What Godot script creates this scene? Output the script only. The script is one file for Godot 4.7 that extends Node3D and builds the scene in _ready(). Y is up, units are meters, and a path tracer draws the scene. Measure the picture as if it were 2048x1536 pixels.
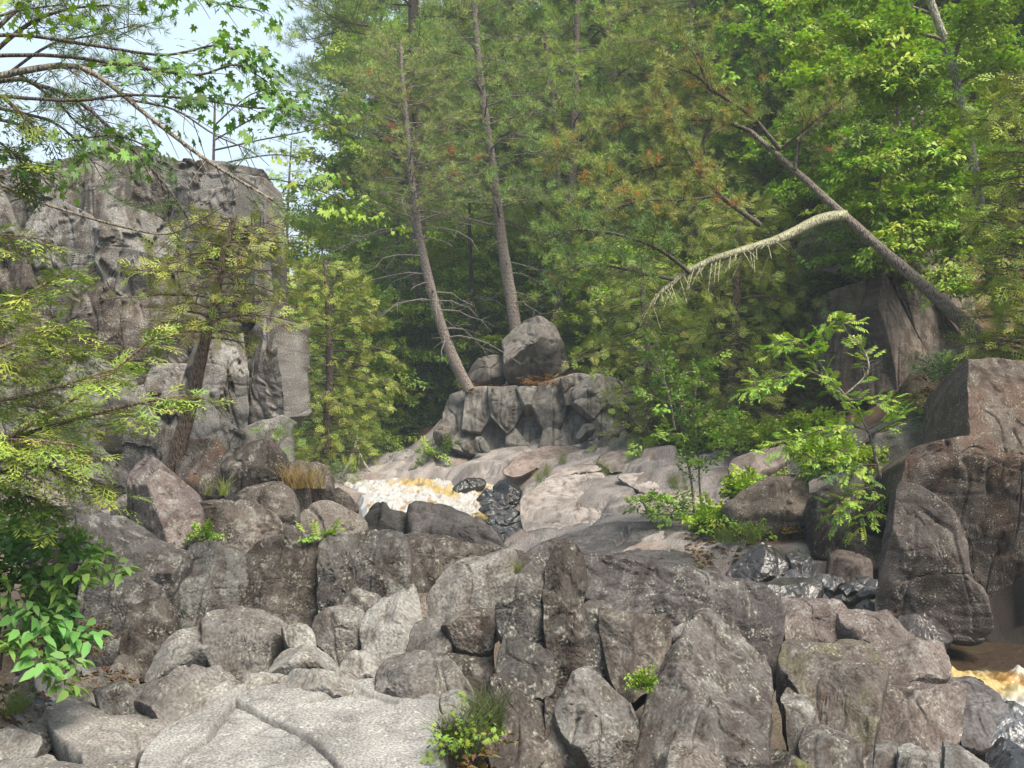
extends Node3D
# A small river running between jointed bedrock, cliffs and mixed forest, under a bright hazy sky.

const F := 2110.0            # focal length, in photograph pixels
const EYE := Vector3(0, 3.0, 0)
var M := {}
var nz := FastNoiseLite.new()       # smooth fractal noise
var nr := FastNoiseLite.new()       # ridged
var nc := FastNoiseLite.new()       # cells
var ns := FastNoiseLite.new()       # one octave
var rng := RandomNumberGenerator.new()
var taken := {}
var frame := [0.0, 0.0, 1.0]        # tracing frame: offset x, y and scale

func _ready():
	# ---- camera, sky, sun, exposure
	var cam := Camera3D.new(); cam.name = "camera"
	cam.fov = 40.0; cam.near = 0.05; cam.far = 900.0; cam.position = EYE
	add_child(cam); cam.current = true
	var env := Environment.new()
	env.background_mode = Environment.BG_SKY
	var sky := Sky.new(); var sm := ProceduralSkyMaterial.new()
	sm.sky_top_color = Color(0.50, 0.565, 0.63); sm.sky_horizon_color = Color(0.575, 0.615, 0.655)
	sm.sky_curve = 0.2
	sm.ground_bottom_color = Color(0.25, 0.26, 0.22); sm.ground_horizon_color = Color(0.6, 0.64, 0.62)
	sm.sun_angle_max = 1.0
	sky.sky_material = sm; env.sky = sky
	env.tonemap_mode = Environment.TONE_MAPPER_LINEAR
	env.tonemap_exposure = 3.3
	env.background_energy_multiplier = 1.0
	env.fog_enabled = true; env.fog_density = 0.0012; env.fog_light_color = Color(0.86, 0.92, 0.95)
	env.sdfgi_enabled = true; env.ssao_enabled = true; env.ssil_enabled = true
	var we := WorldEnvironment.new(); we.name = "environment"; we.environment = env; add_child(we)
	var sun := DirectionalLight3D.new(); sun.name = "sun"
	sun.light_color = Color(1.0, 0.97, 0.92); sun.light_energy = 0.9; sun.light_angular_distance = 28.0
	sun.shadow_enabled = true
	sun.look_at_from_position(Vector3(3.4, 9.0, 4.0), Vector3.ZERO); add_child(sun)
	# ---- the place
	setup_noise(); setup_materials()
	build_ground()
	build_water()
	build_rocks()
	build_plants()

# ------------------------------------------------------------------ helpers
func P(px: float, py: float, d: float) -> Vector3:
	return Vector3((px - 1024.0) / F * d, EYE.y - (py - 768.0) / F * d, -d)

func setup_noise():
	nz.seed = 5; nz.noise_type = FastNoiseLite.TYPE_SIMPLEX_SMOOTH; nz.frequency = 1.0; nz.fractal_octaves = 4
	nr.seed = 9; nr.noise_type = FastNoiseLite.TYPE_SIMPLEX_SMOOTH; nr.frequency = 1.0; nr.fractal_type = FastNoiseLite.FRACTAL_RIDGED; nr.fractal_octaves = 3
	nc.seed = 3; nc.noise_type = FastNoiseLite.TYPE_CELLULAR; nc.frequency = 1.0; nc.fractal_type = FastNoiseLite.FRACTAL_NONE
	nc.cellular_return_type = FastNoiseLite.RETURN_CELL_VALUE
	ns.seed = 21; ns.noise_type = FastNoiseLite.TYPE_SIMPLEX_SMOOTH; ns.frequency = 1.0; ns.fractal_type = FastNoiseLite.FRACTAL_NONE

func numbered(called: String) -> String:
	var n: int = taken.get(called, 0); taken[called] = n + 1
	return called if n == 0 else "%s_%03d" % [called, n]

func tag(o: Node, label: String, category := "", group := "", kind := ""):
	if label: o.set_meta("label", label)
	if category: o.set_meta("category", category)
	if group: o.set_meta("group", group)
	if kind: o.set_meta("kind", kind)
	return o

func thing(called: String, label: String, category: String, at := Vector3.ZERO, group := "") -> Node3D:
	var o := Node3D.new(); o.name = numbered(called); add_child(o); o.position = at
	return tag(o, label, category, group)

func part(called: String, mesh: Mesh, mat: Material, parent: Node, kind := "") -> MeshInstance3D:
	var o := MeshInstance3D.new(); o.name = called; o.mesh = mesh; o.material_override = mat
	o.cast_shadow = GeometryInstance3D.SHADOW_CASTING_SETTING_ON
	parent.add_child(o, true)
	if kind: o.set_meta("kind", kind)
	return o

func noise_tex(seed_: int, freq: float, ramp: Array, type := FastNoiseLite.TYPE_SIMPLEX_SMOOTH, fractal := FastNoiseLite.FRACTAL_FBM, oct := 5, size := 1024, ret := FastNoiseLite.RETURN_DISTANCE) -> NoiseTexture2D:
	var n := FastNoiseLite.new(); n.seed = seed_; n.frequency = freq; n.noise_type = type; n.fractal_type = fractal; n.fractal_octaves = oct
	n.cellular_return_type = ret
	var t := NoiseTexture2D.new(); t.width = size; t.height = size; t.seamless = true; t.noise = n; t.generate_mipmaps = false
	if ramp:
		var g := Gradient.new(); var off := PackedFloat32Array(); var col := PackedColorArray()
		for r in ramp: off.append(r[0]); col.append(r[1])
		g.offsets = off; g.colors = col; t.color_ramp = g
	return t

func gray(v: float, a := 1.0) -> Color: return Color(v, v, v, a)

func mat(rough := 0.9) -> StandardMaterial3D:
	var m := StandardMaterial3D.new(); m.vertex_color_use_as_albedo = true; m.roughness = rough; m.metallic_specular = 0.35
	m.cull_mode = BaseMaterial3D.CULL_DISABLED
	return m

func triplanar(m: StandardMaterial3D, s: float, s2 := 0.3):
	m.uv1_triplanar = true; m.uv1_world_triplanar = true; m.uv1_scale = Vector3.ONE * s; m.uv1_triplanar_sharpness = 3.0
	m.uv2_triplanar = true; m.uv2_world_triplanar = true; m.uv2_scale = Vector3.ONE * s2; m.uv2_triplanar_sharpness = 3.0

func setup_materials():
	var grain := noise_tex(11, 0.045, [[0.1, Color(0.6, 0.58, 0.57)], [0.4, Color(0.80, 0.785, 0.77)], [0.55, Color(0.88, 0.87, 0.855)], [0.9, Color(1, 1, 0.98)]], FastNoiseLite.TYPE_SIMPLEX_SMOOTH, FastNoiseLite.FRACTAL_FBM, 6)
	var relief := noise_tex(12, 0.05, [], FastNoiseLite.TYPE_SIMPLEX_SMOOTH, FastNoiseLite.FRACTAL_FBM, 6)
	var lichen := noise_tex(14, 0.05, [[0.0, Color(0.74, 0.74, 0.68, 0)], [0.60, Color(0.66, 0.66, 0.60, 0)], [0.70, Color(0.66, 0.66, 0.60, 0.42)], [1.0, Color(0.74, 0.74, 0.68, 0.7)]], FastNoiseLite.TYPE_SIMPLEX_SMOOTH, FastNoiseLite.FRACTAL_FBM, 4)
	var where := noise_tex(24, 0.006, [[0.0, gray(0)], [0.52, gray(0)], [0.66, gray(0.85)], [1.0, gray(1)]], FastNoiseLite.TYPE_SIMPLEX_SMOOTH, FastNoiseLite.FRACTAL_FBM, 4)
	var r := mat(0.92); r.resource_name = "dry rock"; triplanar(r, 0.8, 0.62)
	r.albedo_texture = grain; r.heightmap_enabled = true; r.heightmap_texture = relief; r.heightmap_scale = 0.7
	r.detail_enabled = true; r.detail_albedo = lichen; r.detail_mask = where; r.detail_uv_layer = BaseMaterial3D.DETAIL_UV_2; r.detail_blend_mode = BaseMaterial3D.BLEND_MODE_MIX
	M.rock = r
	var c := mat(0.9); c.resource_name = "smooth rock"; triplanar(c, 0.7)
	c.albedo_texture = grain; c.heightmap_enabled = true; c.heightmap_texture = relief; c.heightmap_scale = 0.45
	M.smooth = c
	var sl := mat(0.93); sl.resource_name = "worn slab"; triplanar(sl, 1.1, 0.62)
	sl.albedo_texture = grain; sl.heightmap_enabled = true; sl.heightmap_texture = relief; sl.heightmap_scale = 0.18
	sl.detail_enabled = true; sl.detail_albedo = lichen; sl.detail_mask = where; sl.detail_uv_layer = BaseMaterial3D.DETAIL_UV_2; sl.detail_blend_mode = BaseMaterial3D.BLEND_MODE_MIX
	M.slab = sl
	var w := mat(0.36); w.resource_name = "wet rock"; triplanar(w, 0.8)
	w.metallic_specular = 0.5
	w.albedo_texture = grain; w.heightmap_enabled = true; w.heightmap_texture = noise_tex(15, 0.014, [], FastNoiseLite.TYPE_SIMPLEX_SMOOTH, FastNoiseLite.FRACTAL_FBM, 4); w.heightmap_scale = 1.8
	M.wet = w
	var g := mat(0.95); g.resource_name = "ground"; triplanar(g, 0.6)
	g.albedo_texture = grain; g.heightmap_enabled = true; g.heightmap_texture = relief; g.heightmap_scale = 0.5
	M.ground = g
	var f := mat(0.35); f.resource_name = "water"; f.metallic_specular = 0.5
	triplanar(f, 0.9)
	f.heightmap_enabled = true; f.heightmap_texture = noise_tex(17, 0.008, [], FastNoiseLite.TYPE_SIMPLEX_SMOOTH, FastNoiseLite.FRACTAL_FBM, 4); f.heightmap_scale = 1.6
	f.subsurf_scatter_enabled = false
	M.water = f
	var b := mat(0.95); b.resource_name = "bark"; triplanar(b, 3.0); b.uv1_scale = Vector3(5, 1.2, 5)
	b.albedo_texture = noise_tex(18, 0.02, [[0.2, Color(0.45, 0.43, 0.42)], [0.5, Color(0.85, 0.83, 0.8)], [0.8, Color(1, 1, 1)]], FastNoiseLite.TYPE_SIMPLEX_SMOOTH, FastNoiseLite.FRACTAL_FBM, 6, 512)
	b.heightmap_enabled = true; b.heightmap_texture = noise_tex(19, 0.02, [], FastNoiseLite.TYPE_CELLULAR, FastNoiseLite.FRACTAL_FBM, 3, 512); b.heightmap_scale = 2.5
	M.bark = b
	var lf := mat(0.55); lf.resource_name = "broad leaf"; lf.backlight_enabled = true; lf.backlight = Color(0.72, 0.8, 0.3); lf.metallic_specular = 0.4
	M.leaf = lf
	var nd := mat(0.6); nd.resource_name = "needles"; nd.backlight_enabled = true; nd.backlight = Color(0.5, 0.56, 0.25); nd.metallic_specular = 0.35
	M.needle = nd
	var lt := mat(0.95); lt.resource_name = "litter"; M.litter = lt

# closed quad grid (rows x cols of points) to a mesh; colours per vertex
func grid_mesh(v: PackedVector3Array, c: PackedColorArray, rows: int, cols: int, wrap: bool) -> ArrayMesh:
	var idx := PackedInt32Array()
	var cc := cols if wrap else cols - 1
	for r in rows - 1:
		for k in cc:
			var k2 := (k + 1) % cols
			var a := r * cols + k; var b := r * cols + k2; var e := (r + 1) * cols + k; var g := (r + 1) * cols + k2
			idx.append_array([a, b, e, b, g, e])
	var arr := []; arr.resize(Mesh.ARRAY_MAX)
	arr[Mesh.ARRAY_VERTEX] = v; arr[Mesh.ARRAY_COLOR] = c; arr[Mesh.ARRAY_INDEX] = idx
	# smooth normals
	var nn := PackedVector3Array(); nn.resize(v.size())
	for i in range(0, idx.size(), 3):
		var a := idx[i]; var b := idx[i + 1]; var e := idx[i + 2]
		var q := (v[e] - v[a]).cross(v[b] - v[a])
		nn[a] += q; nn[b] += q; nn[e] += q
	for i in nn.size(): nn[i] = nn[i].normalized() if nn[i].length_squared() > 1e-20 else Vector3.UP
	arr[Mesh.ARRAY_NORMAL] = nn
	var m := ArrayMesh.new(); m.add_surface_from_arrays(Mesh.PRIMITIVE_TRIANGLES, arr)
	return m

# tapered tube along points; pushes into a SurfaceTool-like dictionary of arrays
func new_buf() -> Dictionary:
	return {"v": PackedVector3Array(), "c": PackedColorArray(), "n": PackedVector3Array(), "i": PackedInt32Array()}

func buf_mesh(b: Dictionary) -> ArrayMesh:
	var arr := []; arr.resize(Mesh.ARRAY_MAX)
	arr[Mesh.ARRAY_VERTEX] = b.v; arr[Mesh.ARRAY_COLOR] = b.c; arr[Mesh.ARRAY_NORMAL] = b.n; arr[Mesh.ARRAY_INDEX] = b.i
	var m := ArrayMesh.new(); m.add_surface_from_arrays(Mesh.PRIMITIVE_TRIANGLES, arr)
	return m

func tube(b: Dictionary, pts: PackedVector3Array, r0: float, r1: float, col: Color, sides := 6, bump := 0.0):
	var n := pts.size()
	var v: PackedVector3Array = b.v; var c: PackedColorArray = b.c; var nn: PackedVector3Array = b.n; var ii: PackedInt32Array = b.i
	var base := v.size()
	var up := Vector3(0.31, 0.2, 0.93)
	for k in n:
		var t := (pts[mini(k + 1, n - 1)] - pts[maxi(k - 1, 0)]).normalized()
		var x := t.cross(up).normalized(); var y := t.cross(x)
		var r := lerpf(r0, r1, float(k) / (n - 1))
		for s in sides:
			var a := TAU * s / sides
			var dir := x * cos(a) + y * sin(a)
			var rr := r
			if bump > 0.0: rr *= 1.0 + bump * ns.get_noise_3dv(pts[k] * 6.0 + dir * 1.7)
			v.append(pts[k] + dir * rr); nn.append(dir)
			var q := 1.0
			if bump > 0.0: q = 1.0 + 0.35 * nz.get_noise_3dv((pts[k] + dir * r) * Vector3(7, 3, 7))
			c.append(Color(col.r * q, col.g * q, col.b * q))
	for k in n - 1:
		for s in sides:
			var s2 := (s + 1) % sides
			var a := base + k * sides + s; var e := base + k * sides + s2
			ii.append_array([a, a + sides, e, e, a + sides, e + sides])
	b.v = v; b.c = c; b.n = nn; b.i = ii

func spline(ctrl: PackedVector3Array, n: int) -> PackedVector3Array:
	var o := PackedVector3Array(); var m := ctrl.size()
	for k in n:
		var t := float(k) / (n - 1) * (m - 1)
		var i := mini(int(t), m - 2); var u := t - i
		o.append(ctrl[i].cubic_interpolate(ctrl[i + 1], ctrl[maxi(i - 1, 0)], ctrl[mini(i + 2, m - 1)], u))
	return o

# ------------------------------------------------------------------ ground
var gp := []       # control points: x, z, height, rockness
var gw := PackedFloat32Array(); var gk := PackedFloat32Array()
const GX0 := -40.0; const GZ0 := -130.0; const GS := 0.6; const GNX := 160; const GNZ := 225

func gpx(px, py, d, k): var p := P(px, py, d); gp.append([p.x, p.z, p.y, k])
func gxyz(x, y, d, k): gp.append([x, -d, EYE.y + y, k])

func ground_points():
	for a in [[-3, -2.2, 2], [0, -2.2, 2], [3, -2.4, 2], [-2, -2.25, 5], [0, -2.15, 5.5], [1, -2.45, 6], [2, -2.7, 6], [3.2, -3.1, 7], [-3, -2.3, 7], [-2, -2.3, 7], [0, -2.7, 9], [-1.5, -2.5, 8.5],
			[3, -3.1, 9], [5, -3.3, 9], [8, -3.3, 8], [8, -3.3, 10], [-4, -2.1, 9], [-2, -2.3, 10], [0, -3.1, 12], [2, -3.1, 12], [3.6, -3.1, 11.2], [5.5, -3.1, 11],
			[-5, -1.5, 13], [-3, -2.0, 13], [-2.2, -2.9, 15.5], [-0.5, -3.1, 15], [-2.4, -3.0, 20], [-1.2, -3.1, 20], [-3.6, -3.0, 25], [-2.2, -3.1, 25], [-0.8, -3.0, 23.5], [-0.4, -3.0, 21.5], [-0.1, -3.0, 19], [-4.2, -3.0, 31], [-2.5, -3.0, 31], [-4.4, -2.4, 19], [-6, -2.2, 22],
			[-5.5, -2.9, 38], [-7, -2.7, 50], [-7, -0.5, 14], [-9, 0.5, 10], [-4, -2.0, 5], [-5, -1.2, 2], [5, -2.8, 5], [7, -2.6, 2], [0, -2.0, -5], [-8, -1, -5], [8, -2, -5]]:
		gxyz(a[0], a[1], a[2], 1)
	for a in [[1040, 1050, 18, 1], [1150, 1045, 17.5, 1], [1300, 1040, 17, 1], [1430, 1055, 16, 1], [1060, 985, 21, 1], [1200, 965, 20, 1], [1350, 960, 19, 1], [1500, 962, 18, 1], [1600, 965, 17, 1],
			[1050, 1000, 20, 1], [1200, 1005, 18.6, 1], [1350, 1000, 17.8, 1], [1480, 1010, 16.6, 1], [1700, 1010, 15, 1], [1850, 980, 15, 1], [1500, 1090, 14.6, 0.4], [1650, 1110, 14, 0.4],
			[700, 968, 28, 1], [760, 940, 27.6, 1], [800, 925, 28, 1], [900, 935, 26.2, 1], [980, 940, 25, 1], [850, 905, 28.4, 1], [950, 908, 27.2, 1], [1050, 920, 25, 1], [1100, 904, 26, 1], [1250, 905, 23.6, 1], [1400, 908, 22, 1], [1550, 905, 20, 1],
			[1200, 880, 26.6, 0.6], [1300, 868, 26, 0.2], [1450, 880, 24, 0.1], [1600, 870, 21.6, 0.2], [1650, 900, 18, 0.5], [1750, 800, 21.5, 0], [1760, 880, 17.2, 0.4], [1850, 770, 21.5, 0], [1950, 735, 19, 0], [2100, 720, 18, 0], [1880, 810, 17, 0],
			[2250, 800, 14, 0.3], [2300, 1000, 12, 1], [1000, 772, 28.4, 0], [1150, 735, 29, 0], [900, 800, 28.6, 0.2], [1000, 750, 31, 0], [860, 850, 32, 0], [700, 880, 36, 0], [640, 900, 31, 0], [560, 920, 26, 0.3], [1250, 800, 29, 0], [1400, 790, 28, 0],
			[600, 860, 50, 0], [1000, 720, 48, 0], [1500, 600, 42, 0], [1700, 600, 32, 0], [1850, 300, 30, 0], [1700, 340, 31, 0], [2000, 250, 29, 0], [1800, 480, 25.6, 0], [1850, 150, 34, 0], [1650, 200, 38, 0], [2000, 480, 34, 0], [1800, 520, 26.5, 0], [1950, 520, 25, 0], [2200, 420, 28, 0], [2400, 200, 45, 0], [1500, 430, 65, 0], [800, 740, 80, 0], [0, 780, 80, 0], [1600, 500, 110, 0], [2200, 300, 90, 0], [400, 790, 120, 0],
			[-300, 700, 20, 0], [-600, 700, 30, 0], [100, 840, 50, 0], [300, 860, 30, 0], [450, 900, 21, 0.5]]:
		gpx(a[0], a[1], a[2], a[3])
	gw.resize(GNX * GNZ); gk.resize(GNX * GNZ)
	for j in GNZ:
		for i in GNX:
			var x := GX0 + i * GS; var z := GZ0 + j * GS
			var sw := 0.0; var sh := 0.0; var sk := 0.0
			for p in gp:
				var dx: float = p[0] - x; var dz: float = p[1] - z
				var w := 1.0 / (0.03 + pow(dx * dx + dz * dz, 1.6))
				sw += w; sh += w * p[2]; sk += w * p[3]
			gw[j * GNX + i] = sh / sw; gk[j * GNX + i] = sk / sw

func gsample(a: PackedFloat32Array, x: float, z: float) -> float:
	var fx := clampf((x - GX0) / GS, 1.0, GNX - 3.0); var fz := clampf((z - GZ0) / GS, 1.0, GNZ - 3.0)
	var i := int(fx); var j := int(fz); var u := fx - i; var w := fz - j
	var r := []
	for q in 4:
		var o := (j - 1 + q) * GNX + i
		r.append(cubic_interpolate(a[o], a[o + 1], a[o - 1], a[o + 2], u))
	return cubic_interpolate(r[1], r[2], r[0], r[3], w)

func ground_y(x: float, z: float) -> float:
	return gsample(gw, x, z)

# bedrock lies in sheets: quantise the height along tilted bedding, with worn edges
func bedrock(x: float, z: float) -> float:
	var h := ground_y(x, z)
	var far := clampf((absf(x) - 16.0) / 8.0, 0, 1) + clampf((-z - 34.0) / 6.0, 0, 1)
	if far >= 1.0: return h + 0.5 * nz.get_noise_2d(x * 0.1, z * 0.1)
	# sheets of rock end in low broken edges, laid out by several tilted fields
	var wx := x + 0.5 * nz.get_noise_2d(x * 0.6, z * 0.6); var wz := z + 0.5 * nz.get_noise_2d(x * 0.6 + 40, z * 0.6)
	var hh := h
	hh += 0.2 * smoothstep(-0.03, 0.03, nz.get_noise_2d(wx * 0.2 + 3, wz * 0.34)) - 0.1
	hh += 0.13 * smoothstep(-0.03, 0.03, ns.get_noise_2d(wx * 0.34 - wz * 0.2 + 19, wz * 0.5)) - 0.065
	var ck := ns.get_noise_2d(wx * 0.55 + wz * 0.3, wz * 0.35 + 60)
	hh -= 0.10 * exp(-ck * ck / 0.0012)
	hh += 0.10 * nz.get_noise_2d(x * 0.45, z * 0.45) + 0.010 * nz.get_noise_2d(x * 3.0, z * 3.0)
	return lerpf(hh, h, far)

func wxz(x: float, z: float) -> Vector2:
	return Vector2(x * 0.9 + z * 0.4, z * 0.9 - x * 0.4)

func lines(a: float, b: float, fine0: float, fine1: float, s: float) -> PackedFloat32Array:
	var o := PackedFloat32Array(); var v := a
	while v < b:
		o.append(v)
		var away := maxf(maxf(fine0 - v, v - fine1), 0.0)
		v += s + away * 0.12
	o.append(b)
	return o

func build_ground():
	ground_points()
	var xs := lines(-450, 450, -5.0, 8.0, 0.06); var zs := lines(-700, 12, -30.0, -13.0, 0.08)
	var v := PackedVector3Array(); var c := PackedColorArray()
	for z in zs:
		for x in xs:
			var y := bedrock(x, z)
			v.append(Vector3(x, y, z))
			var k := gsample(gk, x, z) + 0.28 * nz.get_noise_2d(x * 0.9, z * 0.9)
			var n := nz.get_noise_2d(x * 1.7 + 3, z * 1.7); var n2 := nz.get_noise_2d(x * 0.6, z * 0.6 + 9)
			var rock := Color(0.34, 0.31, 0.295).lerp(Color(0.21, 0.19, 0.185), clampf(0.5 + n * 1.4, 0, 1)).lerp(Color(0.27, 0.19, 0.145), clampf(n2 * 1.4 - 0.25, 0, 0.6))
			rock = rock * (1.0 - 0.4 * exp(-pow(nz.get_noise_2d(wxz(x, z).x * 0.8, wxz(x, z).y * 2.2), 2.0) / 0.0015))
			var soil := Color(0.085, 0.058, 0.038).lerp(Color(0.17, 0.10, 0.06), clampf(0.5 + n * 1.5, 0, 1))
			var col := soil.lerp(rock, smoothstep(0.42, 0.56, k))
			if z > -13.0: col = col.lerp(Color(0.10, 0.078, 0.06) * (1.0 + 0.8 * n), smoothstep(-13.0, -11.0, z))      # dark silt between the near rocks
			if x > 4.0 and z > -16.0 and z < -9.0: col = col.lerp(Color(0.022, 0.018, 0.015) * (1.0 + 0.8 * n), smoothstep(4.0, 4.5, x) * smoothstep(-16.0, -15.0, z))      # deep shade of the hollow under the block, painted into the ground colour
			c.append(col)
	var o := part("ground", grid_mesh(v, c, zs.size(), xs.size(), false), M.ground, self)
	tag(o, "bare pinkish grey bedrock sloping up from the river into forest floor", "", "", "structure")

func build_water():
	# across the flow: left x pixel, right x pixel, distance, height below the eye
	var rows := [[600, 1000, 36, -2.36], [655, 1010, 27.5, -2.40], [668, 1012, 25.3, -2.42], [682, 1045, 23, -2.40], [700, 1055, 21, -2.48], [735, 1060, 19, -2.58], [800, 1085, 17, -2.62],
		[940, 1230, 15, -2.66], [1100, 1480, 13, -2.70], [1300, 1790, 11.6, -2.71], [1500, 2150, 10.7, -2.72], [1640, 2300, 9.9, -2.74], [1760, 2450, 9.2, -2.84], [1800, 2700, 8.4, -3.0], [1900, 3000, 7.4, -3.1], [2000, 3400, 6, -3.1]]
	var nu := 220; var nv := 620
	var L := PackedVector3Array(); var R := PackedVector3Array()
	for r in rows:
		L.append(Vector3((r[0] - 1024.0) / F * r[2], EYE.y + r[3], -r[2])); R.append(Vector3((r[1] - 1024.0) / F * r[2], EYE.y + r[3], -r[2]))
	var ls := spline(L, nv); var rs := spline(R, nv)
	var v := PackedVector3Array(); var c := PackedColorArray()
	for j in nv:
		for i in nu:
			var u := float(i) / (nu - 1)
			var p := ls[j].lerp(rs[j], u)
			var d := -p.z
			# how broken the water is: the upper chute and the lower drop
			var rough := smoothstep(27.5, 24.5, d) * smoothstep(13.0, 16.0, d)
			var low := smoothstep(10.1, 9.5, d)
			rough = maxf(rough, low)
			var fl := Vector3(p.x, 0, p.z * 0.55)      # streaks run with the flow
			var n := nz.get_noise_3dv(fl * 0.8); var n2 := nr.get_noise_3dv(fl * 1.5); var n3 := nz.get_noise_3dv(fl * 3.4 + Vector3(5, 0, 2))
			var wave := 0.26 * n + 0.12 * n2 + 0.09 * n3 + 0.03 * nz.get_noise_3dv(p * Vector3(10, 1, 8))
			p.y += rough * wave + (1.0 - rough) * 0.018 * n3
			if low > 0.0: p.y += 0.10 * low
			var edge := smoothstep(0.0, 0.09, u)
			if d > 18.0: p.y -= (1.0 - edge) * 0.25
			v.append(p)
			var foam := clampf(0.44 + 0.6 * n2 + 0.8 * n3 + 0.5 * nz.get_noise_3dv(fl * 9.0), 0, 1) * rough
			var amber := Color(0.20, 0.125, 0.05) if d > 12.0 else Color(0.24, 0.13, 0.035)
			var calm := Color(0.035, 0.022, 0.012).lerp(Color(0.06, 0.065, 0.03), smoothstep(-0.1, 0.3, n))
			var tea := calm.lerp(amber, rough)
			var pale := Color(0.33, 0.325, 0.315).lerp(Color(0.30, 0.225, 0.09), smoothstep(-0.02, 0.3, nz.get_noise_3dv(fl * 0.7 + Vector3(30, 0, 0))))
			c.append(tea.lerp(pale, smoothstep(0.15, 0.6, foam)))
	var o := part("river_water", grid_mesh(v, c, nv, nu, false), M.water, self)
	tag(o, "tea brown river breaking into white and amber foam between rocks", "", "", "structure")

# ------------------------------------------------------------------ rocks
# A rock: traced outline (in the current frame), distance of its rim at top and bottom, and options:
#  b front bulge, t thickness behind, r edge rounding (share of size), p boxiness, f random facets, c colour, st streaks, li lichen, m material,
#  tx distance change left to right, cut [[x,y,dx,dy,slope]...] flat faces, cr [[x,y,x,y..]..] cracks, n noise amount
func rock_mesh(pts: Array, dt: float, db: float, o: Dictionary, seed_: int) -> Array:
	var rg := RandomNumberGenerator.new(); rg.seed = seed_ * 7919 + 13
	var poly := PackedVector2Array()
	for i in range(0, pts.size(), 2): poly.append(Vector2(frame[0] + pts[i] / frame[2], frame[1] + pts[i + 1] / frame[2]))
	for it in o.get("ch", 1):
		var q := PackedVector2Array()
		for i in poly.size():
			var a := poly[i]; var b := poly[(i + 1) % poly.size()]
			q.append(a.lerp(b, 0.17)); q.append(a.lerp(b, 0.83))
		poly = q
	var per := 0.0; var cen := Vector2.ZERO; var ar := 0.0
	var lo := Vector2(1e9, 1e9); var hi := -lo
	for i in poly.size():
		var a := poly[i]; var b := poly[(i + 1) % poly.size()]
		per += a.distance_to(b); var cx := a.cross(b); ar += cx; cen += (a + b) * cx
		lo = lo.min(a); hi = hi.max(a)
	cen /= 3.0 * ar; ar = absf(ar) * 0.5
	if o.has("cen"): cen = Vector2(frame[0] + o.cen[0] / frame[2], frame[1] + o.cen[1] / frame[2])
	var grow: float = o.get("grow", 1.02 if o.has("flat") else 1.07)
	for i in poly.size(): poly[i] = cen + (poly[i] - cen) * grow
	per *= grow; lo = cen + (lo - cen) * grow; hi = cen + (hi - cen) * grow
	var step: float = o.get("step", 4.2)
	var n := clampi(int(per / step), 24, 420)
	var ring := PackedVector2Array(); var acc := 0.0; var k := 0
	for i in n:
		var want := per * i / n
		while acc + poly[k].distance_to(poly[(k + 1) % poly.size()]) < want:
			acc += poly[k].distance_to(poly[(k + 1) % poly.size()]); k = (k + 1) % poly.size()
		var sl := poly[k].distance_to(poly[(k + 1) % poly.size()])
		ring.append(poly[k].lerp(poly[(k + 1) % poly.size()], (want - acc) / maxf(sl, 1e-6)))
	var tx: float = o.get("tx", 0.0)
	var span := hi - lo
	var dep := func(q: Vector2) -> float: return lerpf(dt, db, (q.y - lo.y) / span.y) + tx * ((q.x - lo.x) / span.x - 0.5)
	var at := func(q: Vector2) -> Vector3: return P(q.x, q.y, dep.call(q))
	var C: Vector3 = at.call(cen)
	var uu: Vector3 = (at.call(cen + Vector2(20, 0)) - at.call(cen - Vector2(20, 0))).normalized()
	var vv: Vector3 = (at.call(cen + Vector2(0, 20)) - at.call(cen - Vector2(0, 20)))
	vv = (vv - uu * vv.dot(uu)).normalized()
	var nn := uu.cross(vv)
	if nn.dot(EYE - C) < 0: nn = -nn
	var mpp: float = dep.call(cen) / F
	var S := sqrt(ar) * mpp
	if o.get("flat", 0.0) > 0.0: S *= 1.4
	var b: float = o.get("b", 0.35) * S
	var T: float = o.get("t", 0.8) * S
	var R: float = o.get("r", 0.15) * S
	var pw: float = o.get("p", 2.8)
	var na: float = o.get("n", 1.0)
	var off := Vector3.ZERO      # one field for the whole bedrock, so that neighbours match
	var W := 0.55 if dt < 9.2 else (1.1 if dt < 18.0 else 2.0)
	# flat faces
	var cuts := []
	for q in o.get("cut", []):
		var q0: Vector3 = at.call(Vector2(frame[0] + q[0] / frame[2], frame[1] + q[1] / frame[2]))
		var dd: Vector3 = (uu * q[2] + vv * q[3]).normalized()
		cuts.append([q0, dd, q[4], b])
	for i in o.get("f", 3) + 2:
		var an := rg.randf() * TAU; var dd := uu * cos(an) + vv * sin(an)
		cuts.append([C + dd * S * rg.randf_range(-0.12, 0.28), dd, rg.randf_range(0.25, 0.9) * b / (0.4 * S), b * rg.randf_range(0.8, 1.0)])
	var cracks := []
	for cr in o.get("cr", []):
		var l := PackedVector2Array()
		for i in range(0, cr.size(), 2): l.append(Vector2(frame[0] + cr[i] / frame[2], frame[1] + cr[i + 1] / frame[2]))
		cracks.append(l)
	var rad := 0.0
	for q in ring: rad += q.distance_to(cen)
	rad /= n
	var K := clampi(int(rad / step * 1.15), 8, 90); var KB := maxi(6, K / 3)
	var rows := K + KB + 1
	var vs := PackedVector3Array(); var cs := PackedColorArray(); vs.resize(rows * n); cs.resize(rows * n)
	var sn := PackedFloat32Array(); sn.resize(n)
	for i in n:
		var e := ring[(i + 1) % n] - ring[(i + n - 1) % n]; var ra := ring[i] - cen
		sn[i] = maxf(0.35, absf(e.normalized().cross(ra.normalized())))
	var base: Color = o.get("c", Color(0.27, 0.25, 0.24)) * o.get("k", 0.70 if o.has("pale") or o.has("flat") else 0.54); var st: float = o.get("st", 0.5); var li: float = o.get("li", 0.5)
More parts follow.
